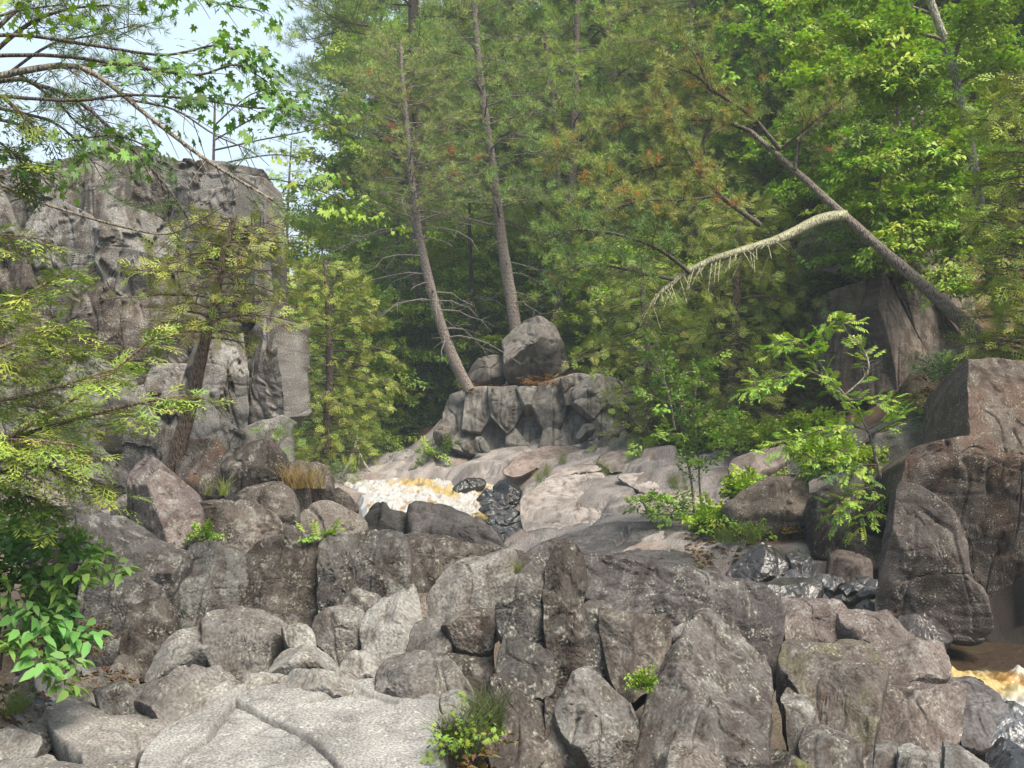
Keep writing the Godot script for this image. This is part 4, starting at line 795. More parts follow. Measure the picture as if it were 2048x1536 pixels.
func crown(x: Dictionary, parent: Node3D, called := "foliage"):
	for key in x:
		var kind: String = key.left(-1)
		var mm := MultiMesh.new(); mm.transform_format = MultiMesh.TRANSFORM_3D; mm.use_colors = true
		mm.mesh = clump[kind][int(key.right(1))]
		var t: Array = x[key][0]; var c: Array = x[key][1]
		mm.instance_count = t.size(); copies += t.size()
		for i in t.size():
			var q: Transform3D = t[i]; q.origin -= parent.position
			mm.set_instance_transform(i, q); mm.set_instance_color(i, c[i])
		var o := MultiMeshInstance3D.new(); o.name = called; o.multimesh = mm
		o.material_override = M.needle if kind in ["pine", "fir", "cedar"] else M.leaf
		parent.add_child(o, true); o.set_meta("kind", "stuff")

func tint(col: Color, a := 0.25) -> Color:
	var q := 1.0 + rng.randf_range(-a, a)
	return Color(col.r * q * rng.randf_range(0.85, 1.2), col.g * q, col.b * q * rng.randf_range(0.75, 1.1))

func shift(b: Dictionary, by: Vector3):
	var v: PackedVector3Array = b.v
	for i in v.size(): v[i] -= by
	b.v = v

# twigs and clumps along one bough
func dress(b: Dictionary, x: Dictionary, pts: PackedVector3Array, o: Dictionary):
	var L := 0.0
	for i in pts.size() - 1: L += pts[i].distance_to(pts[i + 1])
	var gap: float = o.get("gap", 0.3) * 0.62; var tl: float = o.get("tl", 0.6); var cs: float = o.get("cs", 1.0); var from: float = o.get("from", 0.25)
	var n := maxi(2, int(L * (1.0 - from) / gap))
	var kind: String = o.kind; var sd := 1.0
	var loose := kind == "cedar" and not o.has("roll")
	var wood: Color = o.get("wood", Color(0.16, 0.13, 0.11))
	var flat: float = 0.25 if loose else o.get("flatness", 0.6)
	for i in n + 1:
		var s := from + (1.0 - from) * (i + rng.randf_range(-0.35, 0.35)) / n
		s = clampf(s, 0.02, 1.0)
		var f := s * (pts.size() - 1); var k := mini(int(f), pts.size() - 2)
		var p := pts[k].lerp(pts[k + 1], f - k); var dir := (pts[k + 1] - pts[k]).normalized()
		var side := dir.cross(Vector3.UP).normalized() * sd; sd = -sd
		var td: Vector3 = (dir * 0.75 + side * rng.randf_range(0.5, 1.1) + rdir(rng) * (1.0 - flat) * 0.9 + Vector3.UP * o.get("lift", 0.05)).normalized()
		if i == n: td = dir
		var l := tl * rng.randf_range(0.6, 1.2) * (1.15 - 0.6 * s)
		var e: Vector3 = p + td * l + Vector3(0, -o.get("sag", 0.15) * l, 0)
		if o.get("twigs", true): tube(b, PackedVector3Array([p, p.lerp(e, 0.5) + Vector3(0, 0.05 * l, 0), e]), o.get("tr", 0.007), o.get("tr", 0.007) * 0.5, wood, 3)
		if rng.randf() < o.get("bare", 0.0): continue
		var m := maxi(1, int(l / (o.get("cg", 0.22) * cs * 0.7)))
		for q in m:
			var u := (q + rng.randf_range(0.3, 1.0)) / m
			var cp := p.lerp(e, u)
			var cd: Vector3 = (td + rdir(rng) * (0.95 if loose else o.get("spread", 0.55)) + Vector3.UP * o.get("clift", 0.0)).normalized()
			var col := tint(o.col, o.get("cv", 0.28))
			if o.has("col2") and rng.randf() < o.get("mix", 0.2): col = tint(o.col2, 0.25)
			pushx(x, kind, cp + rdir(rng) * 0.06 * cs, cd, (Vector3.UP + rdir(rng) * (0.9 if loose else o.get("roll", 0.35))).normalized(), cs * rng.randf_range(0.75, 1.25), col)

# a whole tree on a trunk polyline
func tree(called: String, label: String, ctrl: PackedVector3Array, r0: float, r1: float, o: Dictionary, group := "") -> Node3D:
	rng.seed = hash(label) + int(ctrl[0].x * 100) * 31 + int(ctrl[0].z * 77)
	var t := thing(called, label, o.get("cat", "tree"), ctrl[0], group)
	var wood: Color = o.get("wood", Color(0.2, 0.165, 0.145))
	var sp := spline(ctrl, o.get("seg", 24))
	var tb := new_buf(); tube(tb, sp, r0, r1, wood, o.get("sides", 9), 0.12); shift(tb, t.position)
	part("trunk", buf_mesh(tb), M.bark, t)
	var b := new_buf(); var x := {}
	var H := 0.0
	for i in sp.size() - 1: H += sp[i].distance_to(sp[i + 1])
	var f0: float = o.get("f0", 0.2); var f1: float = o.get("f1", 1.0); var nb: int = o.get("nb", 40)
	var az := rng.randf() * TAU
	for i in nb:
		var f := lerpf(f0, f1, (i + rng.randf()) / nb)
		var q := f * (sp.size() - 1); var k := mini(int(q), sp.size() - 2)
		var p := sp[k].lerp(sp[k + 1], q - k)
		az += 2.4 + rng.randf_range(-0.5, 0.5)
		var hz := Vector3(cos(az), 0, sin(az))
		if o.has("toward"):
			hz = (hz + o.toward).normalized()
		var rel := (f - f0) / maxf(f1 - f0, 0.01)
		var prof := 1.0
		match o.get("shape", "round"):
			"cone": prof = lerpf(1.0, 0.12, rel)
			"round": prof = 0.35 + 0.65 * sin(PI * clampf(rel * 0.8 + 0.15, 0, 1))
			"col": prof = lerpf(0.9, 0.45, rel * rel)
		var L: float = o.get("len", 2.0) * prof * rng.randf_range(0.65, 1.15)
		var up: float = o.get("up", 0.3) + rng.randf_range(-0.15, 0.15); var dr: float = o.get("droop", 0.2)
		var pts := PackedVector3Array()
		for s in 6:
			var u := s / 5.0
			pts.append(p + hz * L * u + Vector3(0, (up * u - dr * u * u) * L, 0) + rdir(rng) * 0.05 * L * u)
		var br: float = lerpf(r0, r1, f) * o.get("br", 0.28)
		tube(b, pts, minf(br, 0.08), 0.006, wood, 4)
		dress(b, x, pts, o)
	for i in o.get("dead", 0):      # bare broken limbs lower down
		var f := rng.randf_range(o.get("d0", 0.1), o.get("d1", 0.5)); var q := f * (sp.size() - 1); var k := mini(int(q), sp.size() - 2)
		var a := rng.randf() * TAU; var hz := Vector3(cos(a), 0, 0.6 * sin(a))
		var L := rng.randf_range(0.6, o.get("dl", 2.4)); var pts := PackedVector3Array()
		for s in 6:
			var u := s / 5.0
			pts.append(sp[k] + hz * L * u + Vector3(0, (0.15 * u - 0.45 * u * u) * L, 0) + rdir(rng) * 0.05 * L * u)
		tube(b, pts, 0.028, 0.006, Color(0.27, 0.25, 0.22), 4)
		for w in 5:
			var u := rng.randi_range(2, 4); var e := pts[u] + (hz * 0.6 + rdir(rng) * 0.8) * L * 0.22
			tube(b, PackedVector3Array([pts[u], pts[u].lerp(e, 0.5) + Vector3(0, 0.02, 0), e]), 0.009, 0.004, Color(0.27, 0.25, 0.22), 3)
	if b.v.size():
		shift(b, t.position); part("branches", buf_mesh(b), M.bark, t, "stuff")
	crown(x, t)
	return t

# a plant made of limbs drawn one by one: each entry is [points as px, py, d ..., radius, options]
func limbs(called: String, label: String, category: String, at: Vector3, list: Array, base: Dictionary, group := "") -> Node3D:
	rng.seed = hash(label)
	var t := thing(called, label, category, at, group)
	var x := {}; var tw := new_buf()
	for a in list:
		var c := PackedVector3Array(); var src: Array = a[0]
		for i in range(0, src.size(), 3): c.append(P(src[i], src[i + 1], src[i + 2]))
		var sp := spline(c, maxi(6, c.size() * 4))
		var o: Dictionary = base.merged(a[2] if a.size() > 2 else {}, true)
		var b := new_buf(); tube(b, sp, a[1], a[1] * o.get("taper", 0.3), o.get("wood", Color(0.17, 0.14, 0.12)), 7, 0.12); shift(b, at)
		part(o.get("part", "limb"), buf_mesh(b), M.bark, t)
		if o.get("dress", true): dress(tw, x, sp, o)
	if tw.v.size():
		shift(tw, at); part("twigs", buf_mesh(tw), M.bark, t, "stuff")
	crown(x, t)
	return t

func upright(px: float, d: float, h: float, lean := 0.0, sink := 0.3) -> PackedVector3Array:
	var x := (px - 1024.0) / F * d
	var y := ground_y(x, -d) - sink
	return PackedVector3Array([Vector3(x, y, -d), Vector3(x + lean * 0.2 + 0.1, y + h * 0.3, -d), Vector3(x + lean * 0.55 - 0.1, y + h * 0.65, -d + 0.2), Vector3(x + lean, y + h, -d)])

func line3(a: Array) -> PackedVector3Array:
	var c := PackedVector3Array()
	for i in range(0, a.size(), 3): c.append(P(a[i], a[i + 1], a[i + 2]))
	return c

func build_plants():
	make_clumps()
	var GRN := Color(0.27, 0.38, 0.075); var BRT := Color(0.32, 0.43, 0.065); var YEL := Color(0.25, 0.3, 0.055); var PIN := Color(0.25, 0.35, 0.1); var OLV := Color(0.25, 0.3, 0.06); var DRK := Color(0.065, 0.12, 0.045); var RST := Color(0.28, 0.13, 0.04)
	var g := RandomNumberGenerator.new(); g.seed = 31
	# ---- forest wall, back to front
	var px := 790.0
	while px < 2350.0:
		var d := g.randf_range(54, 66)
		tree("broadleaf_tree", "green broadleaf tree deep in the forest wall", upright(px, d, g.randf_range(19, 24), g.randf_range(-1, 1)), 0.25, 0.06, {"kind": "leaf", "col": tint(GRN), "nb": 90, "len": 3.6, "f0": 0.06, "up": 0.5, "droop": 0.3, "cs": 2.2, "cg": 0.2, "gap": 0.42, "tl": 1.4, "twigs": false, "sides": 6}, "broadleaf trees deep in the forest")
		px += g.randf_range(85, 125)
	px = 745.0
	while px < 2300.0:
		var d := g.randf_range(38, 48); var pine := g.randf() < 0.45
		if pine:
			tree("pine_tree", "tall green pine standing in the forest wall", upright(px, d, g.randf_range(17, 22), g.randf_range(-0.8, 0.8)), 0.22, 0.05, {"kind": "pine", "col": tint(PIN), "nb": 100, "len": 3.0, "f0": 0.08, "shape": "cone", "up": 0.15, "droop": 0.2, "cs": 1.8, "cg": 0.17, "gap": 0.26, "tl": 1.0, "clift": 0.4, "twigs": false, "dead": 5, "sides": 7}, "pines in the forest wall")
		else:
			tree("broadleaf_tree", "light green broadleaf tree standing in the forest wall", upright(px, d, g.randf_range(15, 20), g.randf_range(-1, 1)), 0.18, 0.05, {"kind": "leaf", "col": tint(GRN.lerp(BRT, g.randf() * 0.7)), "nb": 95, "len": 2.8, "f0": 0.05, "up": 0.5, "droop": 0.3, "cs": 1.7, "cg": 0.2, "gap": 0.32, "tl": 1.1, "twigs": false, "sides": 6}, "broadleaf trees in the forest wall")
		px += g.randf_range(70, 110)
	# small conifers at the opening beside the cliff
	tree("pine_tree", "slim pine with a thin bare trunk right of the left cliff", upright(578, 44, 12.2, 0.1), 0.12, 0.03, {"kind": "pine", "col": PIN, "nb": 34, "len": 1.5, "f0": 0.35, "shape": "cone", "cs": 1.3, "gap": 0.3, "tl": 0.6, "clift": 0.4, "dead": 6})
	tree("broadleaf_tree", "low broadleaf tree filling the gap right of the left cliff", upright(610, 38, 9.0, 0.2), 0.12, 0.04, {"kind": "leaf", "col": BRT, "nb": 40, "len": 2.2, "f0": 0.05, "cs": 1.5, "gap": 0.36, "tl": 0.8, "up": 0.5, "twigs": false})
	# dark evergreens low over the water
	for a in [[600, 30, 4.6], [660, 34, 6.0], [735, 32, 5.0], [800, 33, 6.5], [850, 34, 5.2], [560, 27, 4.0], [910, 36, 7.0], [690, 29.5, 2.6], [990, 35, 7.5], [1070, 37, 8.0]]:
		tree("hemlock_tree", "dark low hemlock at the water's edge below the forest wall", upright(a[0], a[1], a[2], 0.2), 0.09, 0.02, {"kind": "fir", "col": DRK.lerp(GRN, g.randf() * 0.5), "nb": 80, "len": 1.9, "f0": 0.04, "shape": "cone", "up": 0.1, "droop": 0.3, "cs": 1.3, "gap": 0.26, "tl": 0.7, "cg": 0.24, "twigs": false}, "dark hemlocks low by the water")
	# lit young broadleaf trees under the pines
	for a in [[700, 31, 5.5, 1.5, "bright young broadleaf tree over the river's far bend"], [790, 35, 8.5, 1.7, "bright broadleaf tree left of the leaning slender pine"], [900, 33, 6.5, 1.5, "lit young tree behind the leaning slender pine's foot"], [975, 34, 7.5, 1.5, "lit young tree between the two far pines"], [1085, 33, 6.0, 1.4, "lit young tree right of the upright far pine"], [1180, 31, 5.0, 1.5, "bright young tree right of the large far boulder"], [640, 36, 8.0, 1.6, "pale green young tree above the left bank cedar"], [1260, 28.5, 4.5, 1.4, "light green young tree at the far ledge's right end"]]:
		tree("young_tree", a[4], upright(a[0], a[1], a[2], 0.2), 0.06, 0.02, {"kind": "leaf", "col": BRT.lerp(GRN, g.randf() * 0.5), "nb": 60, "len": a[3], "f0": 0.08, "up": 0.45, "droop": 0.25, "cs": 1.15, "gap": 0.26, "tl": 0.7, "cg": 0.22, "twigs": false, "sides": 6})
	# ---- the named pines on the far ledge
	tree("pine_tree", "tall white pine with flat layered boughs reaching over the sky gap", line3([850, 800, 33, 838, 500, 33, 830, 200, 33, 825, -100, 33, 822, -300, 33]), 0.30, 0.08, {"kind": "pine", "col": PIN.lerp(GRN, 0.3), "nb": 46, "len": 5.4, "f0": 0.42, "shape": "col", "up": 0.18, "droop": 0.12, "cs": 1.9, "cg": 0.15, "gap": 0.26, "tl": 1.0, "flatness": 0.9, "clift": 0.7, "from": 0.3, "dead": 10, "d0": 0.2, "d1": 0.45, "br": 0.3})
	tree("red_pine", "leaning slender pine rooted left of the far boulders", line3([938, 780, 27.3, 900, 700, 27.3, 868, 600, 27.2, 845, 500, 27.2, 828, 400, 27.1, 818, 300, 27, 808, 190, 27, 800, 90, 27]), 0.155, 0.05, {"kind": "pine", "col": Color(0.24, 0.29, 0.09), "nb": 60, "len": 1.9, "f0": 0.5, "shape": "round", "up": 0.3, "droop": 0.1, "cs": 1.15, "cg": 0.26, "gap": 0.3, "tl": 0.5, "clift": 0.5, "dead": 26, "d0": 0.18, "d1": 0.7, "dl": 2.6, "wood": Color(0.31, 0.27, 0.245), "seg": 40, "col2": RST, "mix": 0.03})
	tree("red_pine", "thicker upright pine rising behind the large far boulder", line3([1034, 670, 29.2, 1018, 570, 29.2, 1000, 450, 29.2, 985, 330, 29.1, 966, 200, 29, 952, 60, 29, 944, -150, 29]), 0.18, 0.07, {"kind": "pine", "col": Color(0.22, 0.3, 0.09), "nb": 64, "len": 2.6, "f0": 0.33, "shape": "col", "up": 0.2, "droop": 0.15, "cs": 1.4, "cg": 0.22, "gap": 0.3, "tl": 0.7, "clift": 0.5, "dead": 14, "d0": 0.12, "d1": 0.5, "wood": Color(0.31, 0.27, 0.245), "seg": 36})
	tree("red_pine", "short visible pine trunk right of the large far boulder", line3([1112, 650, 30.5, 1128, 560, 30.5, 1142, 400, 30.6, 1150, 200, 30.8, 1156, -50, 31]), 0.2, 0.08, {"kind": "pine", "col": GRN, "nb": 34, "len": 2.8, "f0": 0.3, "shape": "col", "cs": 1.5, "cg": 0.22, "gap": 0.3, "tl": 0.8, "clift": 0.5, "dead": 6, "wood": Color(0.22, 0.18, 0.16)})
	tree("white_pine", "big soft needled pine with boughs hanging in from the top centre", line3([1220, 700, 34, 1225, 300, 34, 1215, 0, 34, 1210, -260, 34]), 0.3, 0.1, {"kind": "pine", "col": Color(0.26, 0.37, 0.09), "nb": 40, "len": 4.2, "f0": 0.35, "shape": "col", "up": 0.1, "droop": 0.25, "cs": 1.9, "cg": 0.16, "gap": 0.28, "tl": 1.0, "flatness": 0.9, "clift": 0.6, "dead": 12})
	tree("dead_tree", "thin dark leafless stem in front of the forest wall's shade", line3([946, 690, 31, 945, 600, 31, 940, 480, 31, 938, 380, 31.2]), 0.07, 0.04, {"nb": 0, "kind": "pine", "dead": 5, "dl": 1.2, "wood": Color(0.06, 0.05, 0.045)})
	tree("dead_tree", "thin pale trunk with bare twigs high right of centre", line3([1118, 400, 30, 1110, 240, 30, 1098, 150, 30, 1088, 60, 30]), 0.08, 0.05, {"nb": 8, "kind": "pine", "col": GRN, "len": 1.2, "f0": 0.5, "dead": 10, "dl": 1.8, "d1": 0.95, "wood": Color(0.25, 0.2, 0.17)})
	tree("pine_tree", "straight trunked pine at the top right of centre", line3([1390, 560, 29, 1388, 300, 29, 1385, 60, 29, 1384, -120, 29]), 0.17, 0.08, {"kind": "pine", "col": OLV, "nb": 30, "len": 2.2, "f0": 0.4, "cs": 1.3, "gap": 0.3, "tl": 0.7, "clift": 0.4, "dead": 14, "d1": 0.9, "wood": Color(0.3, 0.25, 0.21)})
	# ---- slope on the right: mixed trees behind the leaning trunk
	for a in [[1300, 30.5, 9, 1], [1420, 29, 10, 2], [1520, 29, 12, 0], [1610, 28, 13, 2], [1700, 30, 13, 0], [1790, 30, 14, 0], [1880, 29, 12, 2], [1980, 28, 13, 0], [2080, 27, 12, 0], [1230, 30, 7, 2], [1470, 33, 14, 2], [1560, 34, 15, 0]]:
		if a[3] == 2:
			tree("cedar_tree", "olive cedar on the slope behind the leaning trunk", upright(a[0], a[1], a[2], 0.2), 0.14, 0.03, {"kind": "cedar", "col": tint(OLV), "nb": 110, "len": 2.0, "f0": 0.06, "shape": "col", "up": 0.2, "droop": 0.2, "cs": 1.3, "gap": 0.22, "tl": 0.6, "cg": 0.17, "twigs": false, "dead": 6, "clift": 0.2}, "cedars on the right slope")
		elif a[3] == 1:
			tree("pine_tree", "young soft pine on the slope above the far ledge's right end", upright(a[0], a[1], a[2], 0.2), 0.12, 0.03, {"kind": "pine", "col": Color(0.13, 0.2, 0.06), "nb": 50, "len": 2.2, "f0": 0.08, "shape": "cone", "cs": 1.5, "gap": 0.3, "tl": 0.7, "clift": 0.4, "twigs": false}, "pines on the right slope")
		else:
			tree("broadleaf_tree", "yellow green broadleaf tree on the slope behind the leaning trunk", upright(a[0], a[1], a[2], 0.3), 0.14, 0.04, {"kind": "leaf", "col": tint(BRT.lerp(GRN, g.randf() * 0.6)), "nb": 95, "len": 2.4, "f0": 0.08, "up": 0.5, "droop": 0.25, "cs": 1.35, "gap": 0.32, "tl": 0.8, "cg": 0.22, "twigs": false}, "broadleaf trees on the right slope")
	# ---- cedars under the leaning trunk
	tree("cedar_tree", "rounded olive cedar left of the dark cliff, over the bedrock", line3([1470, 905, 22, 1465, 800, 22, 1470, 680, 22, 1475, 520, 22, 1480, 400, 22]), 0.17, 0.04, {"kind": "cedar", "col": OLV, "col2": YEL, "mix": 0.3, "nb": 80, "len": 1.5, "f0": 0.16, "shape": "round", "up": 0.1, "droop": 0.25, "cs": 0.85, "gap": 0.15, "tl": 0.45, "cg": 0.17, "clift": 0.1, "wood": Color(0.2, 0.16, 0.13)})
	tree("cedar_tree", "spreading cedar whose boughs droop over the slope's left", line3([1320, 885, 24, 1310, 780, 24, 1290, 640, 24, 1280, 520, 24]), 0.15, 0.04, {"kind": "cedar", "col": OLV.lerp(DRK, 0.25), "col2": YEL, "mix": 0.15, "nb": 70, "len": 1.7, "f0": 0.1, "shape": "round", "up": 0.1, "droop": 0.3, "cs": 0.9, "gap": 0.16, "tl": 0.45, "cg": 0.18})
	tree("cedar_tree", "dark cedar directly left of the cliff's columns", line3([1580, 850, 22.5, 1575, 740, 22.5, 1580, 600, 22.5, 1585, 480, 22.5]), 0.14, 0.04, {"kind": "cedar", "col": OLV.lerp(DRK, 0.4), "nb": 64, "len": 1.3, "f0": 0.1, "shape": "round", "cs": 0.9, "gap": 0.16, "tl": 0.45, "cg": 0.18})
	tree("cedar_tree", "low dark cedar behind the twin stemmed sapling", line3([1390, 900, 23.4, 1388, 840, 23.4, 1392, 760, 23.4, 1395, 690, 23.4]), 0.12, 0.04, {"kind": "cedar", "col": DRK.lerp(OLV, 0.35), "nb": 50, "len": 1.4, "f0": 0.05, "shape": "round", "cs": 0.9, "gap": 0.16, "tl": 0.45, "cg": 0.18})
	tree("cedar_tree", "yellow green cedar on the far left bank beside the white water", line3([648, 960, 19.5, 655, 860, 19.5, 660, 740, 19.5, 655, 600, 19.5, 650, 520, 19.5]), 0.12, 0.03, {"kind": "cedar", "col": OLV, "col2": YEL, "mix": 0.5, "nb": 70, "len": 1.15, "f0": 0.12, "shape": "round", "up": 0.1, "droop": 0.2, "cs": 0.7, "gap": 0.13, "tl": 0.4, "cg": 0.18})
	tree("cedar_tree", "thin stemmed cedar growing out of the left cliff's foot", line3([338, 960, 12.7, 362, 880, 12.6, 388, 780, 12.5, 405, 700, 12.4, 425, 620, 12.3, 450, 500, 12.2, 470, 430, 12.2]), 0.11, 0.03, {"kind": "cedar", "col": OLV, "col2": Color(0.2, 0.2, 0.05), "mix": 0.3, "nb": 44, "len": 0.95, "f0": 0.55, "f1": 0.97, "shape": "round", "up": 0.15, "droop": 0.2, "cs": 0.6, "gap": 0.11, "tl": 0.3, "cg": 0.2, "wood": Color(0.22, 0.165, 0.13), "bare": 0.1})
	# ---- the leaning trunk
	limbs("leaning_pine", "pine trunk leaning steeply left over the gorge with a lichened side limb", "tree", P(2010, 720, 15), [
		[[2030, 735, 14.8, 1950, 664, 15, 1870, 593, 15.2, 1790, 522, 15.4, 1690, 433, 15.8, 1600, 350, 16.2, 1500, 262, 16.6], 0.125, {"part": "trunk", "taper": 0.3, "dress": false, "wood": Color(0.22, 0.19, 0.165)}],
		[[1690, 432, 15.8, 1640, 440, 15.6, 1560, 478, 15.3, 1490, 500, 15.1, 1420, 522, 14.9, 1350, 560, 14.8, 1300, 610, 14.7], 0.095, {"taper": 0.3, "wood": Color(0.40, 0.40, 0.27), "gap": 0.05, "tl": 0.45, "sag": 0.7, "bare": 0.97, "from": 0.35, "tr": 0.009, "flatness": 0.2}],
		[[1520, 450, 15.2, 1440, 390, 15, 1390, 330, 15, 1350, 250, 15, 1320, 190, 15], 0.04, {}],
		[[1560, 300, 16.4, 1500, 230, 16.2, 1440, 190, 16, 1390, 150, 15.8, 1340, 130, 15.6], 0.04, {}],
		[[1500, 262, 16.6, 1430, 240, 16.4, 1340, 240, 16, 1250, 230, 15.8], 0.035, {}],
		[[1390, 330, 15, 1330, 330, 15.2, 1260, 350, 15.4, 1200, 380, 15.5], 0.025, {}],
		[[1440, 390, 15, 1370, 400, 14.8, 1290, 400, 14.6, 1220, 420, 14.6], 0.025, {}],
		[[1420, 240, 15, 1400, 300, 15.2, 1370, 380, 15.2, 1330, 440, 15.2], 0.025, {}],
		[[1380, 545, 14.8, 1320, 500, 14.6, 1240, 470, 14.4, 1160, 460, 14.3, 1110, 470, 14.2], 0.03, {"col": Color(0.13, 0.2, 0.06), "col2": Color(0.13, 0.2, 0.06)}],
		[[1350, 560, 14.8, 1260, 540, 14.4, 1180, 530, 14.2, 1120, 560, 14.1], 0.028, {"col": Color(0.13, 0.2, 0.06)}],
		[[1590, 340, 16.2, 1600, 280, 16.3, 1640, 240, 16.4, 1660, 180, 16.4], 0.03, {"bare": 0.7}],
		[[1560, 300, 16.4, 1620, 250, 16, 1680, 200, 15.8], 0.02, {"bare": 0.5}],
		[[1420, 180, 15.9, 1390, 110, 15.9, 1350, 60, 16], 0.03, {}],
		[[1250, 230, 15.8, 1180, 260, 15.7, 1120, 300, 15.6], 0.02, {}]],
		{"kind": "pine", "col": Color(0.23, 0.27, 0.07), "col2": Color(0.36, 0.2, 0.06), "mix": 0.07, "gap": 0.1, "tl": 0.55, "cs": 0.8, "cg": 0.18, "clift": 0.4, "from": 0.15, "flatness": 0.3, "spread": 0.8, "wood": Color(0.15, 0.13, 0.11)})
	# ---- pale trunked broadleaf tree at the right
	limbs("birch_tree", "broadleaf tree with pale blotched trunk at the right edge", "tree", P(2000, 640, 17.7), [
		[[2005, 660, 17.7, 1985, 560, 17.7, 1965, 450, 17.7, 1945, 320, 17.7, 1925, 220, 17.7, 1900, 110, 17.7, 1870, 30, 17.7, 1840, -60, 17.7], 0.105, {"part": "trunk", "taper": 0.6, "dress": false, "wood": Color(0.42, 0.41, 0.34)}],
		[[1905, 130, 17.7, 1930, 60, 17.4, 1980, 10, 17.2, 2040, -30, 17], 0.04, {}],
		[[1945, 320, 17.7, 1880, 290, 17.2, 1800, 300, 17, 1720, 330, 16.8], 0.03, {}],
		[[1965, 450, 17.7, 1900, 440, 17.2, 1820, 450, 16.9, 1760, 480, 16.7], 0.028, {}],
		[[1925, 220, 17.7, 1850, 180, 17.4, 1760, 170, 17.2, 1660, 190, 17.1], 0.03, {}],
		[[1890, 80, 17.7, 1800, 60, 17.6, 1700, 70, 17.5, 1610, 90, 17.4], 0.03, {}],
		[[1870, 30, 17.7, 1780, 0, 17.8, 1690, -20, 17.8, 1600, 0, 17.8], 0.03, {}],
		[[1935, 270, 17.7, 1980, 240, 17.2, 2030, 230, 17, 2090, 240, 16.8], 0.03, {}],
		[[1955, 380, 17.7, 2000, 350, 17.2, 2060, 360, 16.8], 0.03, {}],
		[[1975, 500, 17.7, 2010, 470, 17, 2060, 480, 16.6], 0.03, {}],
		[[1985, 560, 17.7, 2020, 560, 17, 2080, 600, 16.6], 0.03, {}],
		[[1915, 170, 17.7, 1980, 130, 17.4, 2060, 110, 17.2], 0.03, {}],
		[[1960, 430, 17.7, 1930, 500, 17, 1880, 560, 16.6], 0.02, {}],
		[[1945, 330, 17.7, 1860, 370, 17.3, 1790, 400, 17.1, 1700, 400, 17], 0.022, {}],
		[[1900, 110, 17.7, 1820, 120, 17.3, 1740, 130, 17, 1650, 140, 16.8], 0.022, {}]],
		{"kind": "leaf", "col": Color(0.22, 0.34, 0.05), "col2": Color(0.29, 0.38, 0.06), "mix": 0.3, "gap": 0.1, "tl": 0.55, "cs": 1.0, "cg": 0.2, "from": 0.15, "flatness": 0.6, "sag": 0.25, "wood": Color(0.25, 0.22, 0.17)})
	tree("cedar_tree", "bright cedar at the right edge above the huge boulder", line3([2060, 740, 14, 2062, 640, 14, 2058, 480, 14, 2060, 300, 14, 2062, 150, 14]), 0.1, 0.03, {"kind": "cedar", "col": Color(0.25, 0.3, 0.05), "nb": 120, "len": 0.95, "f0": 0.05, "shape": "col", "cs": 0.85, "gap": 0.13, "tl": 0.35, "cg": 0.2})
	# ---- shrubs on the right bank
	limbs("sapling", "twin stemmed green sapling on the bare bedrock", "sapling", P(1395, 1050, 15.2), [
		[[1392, 1060, 15.2, 1385, 980, 15.2, 1372, 900, 15.2, 1362, 820, 15.2, 1345, 760, 15.2, 1310, 690, 15.2], 0.022, {"part": "stem", "wood": Color(0.3, 0.27, 0.22), "tl": 0.4, "from": 0.3}],
		[[1408, 1060, 15.2, 1400, 980, 15.2, 1396, 900, 15.1, 1385, 820, 15, 1400, 750, 15], 0.02, {"part": "stem", "wood": Color(0.25, 0.22, 0.18), "tl": 0.4, "from": 0.3}],
		[[1372, 900, 15.2, 1420, 860, 15, 1470, 820, 14.9], 0.01, {}], [[1365, 830, 15.2, 1320, 800, 15.1, 1295, 790, 15], 0.01, {}],
		[[1385, 980, 15.2, 1330, 1000, 14.9, 1290, 1000, 14.8], 0.008, {}], [[1396, 900, 15.1, 1350, 870, 14.9, 1305, 880, 14.8], 0.008, {}], [[1345, 760, 15.2, 1390, 740, 15.2, 1430, 730, 15.2], 0.008, {}],
		[[1400, 1040, 15.2, 1440, 1030, 14.8, 1490, 1040, 14.6], 0.008, {}], [[1395, 1050, 15.2, 1350, 1030, 14.9, 1320, 1030, 14.8], 0.008, {}], [[1400, 1050, 15.2, 1450, 1060, 14.7, 1520, 1060, 14.4], 0.008, {}]],
		{"kind": "leaf", "col": Color(0.16, 0.27, 0.05), "gap": 0.14, "tl": 0.35, "cs": 0.62, "cg": 0.3, "from": 0.2, "sag": 0.2, "flatness": 0.5, "tr": 0.004})
	limbs("sapling", "bare twigged pale sapling top behind the twin stemmed one", "sapling", P(1340, 800, 15.8), [
		[[1350, 860, 15.8, 1335, 780, 15.8, 1310, 720, 15.8, 1285, 660, 15.8], 0.016, {}], [[1335, 780, 15.8, 1300, 720, 15.8, 1265, 690, 15.8], 0.01, {}], [[1330, 760, 15.8, 1315, 690, 15.8, 1305, 640, 15.8], 0.01, {}]],
		{"kind": "leaf", "dress": true, "bare": 1.0, "gap": 0.25, "tl": 0.25, "tr": 0.005, "wood": Color(0.36, 0.33, 0.28), "col": BRT})
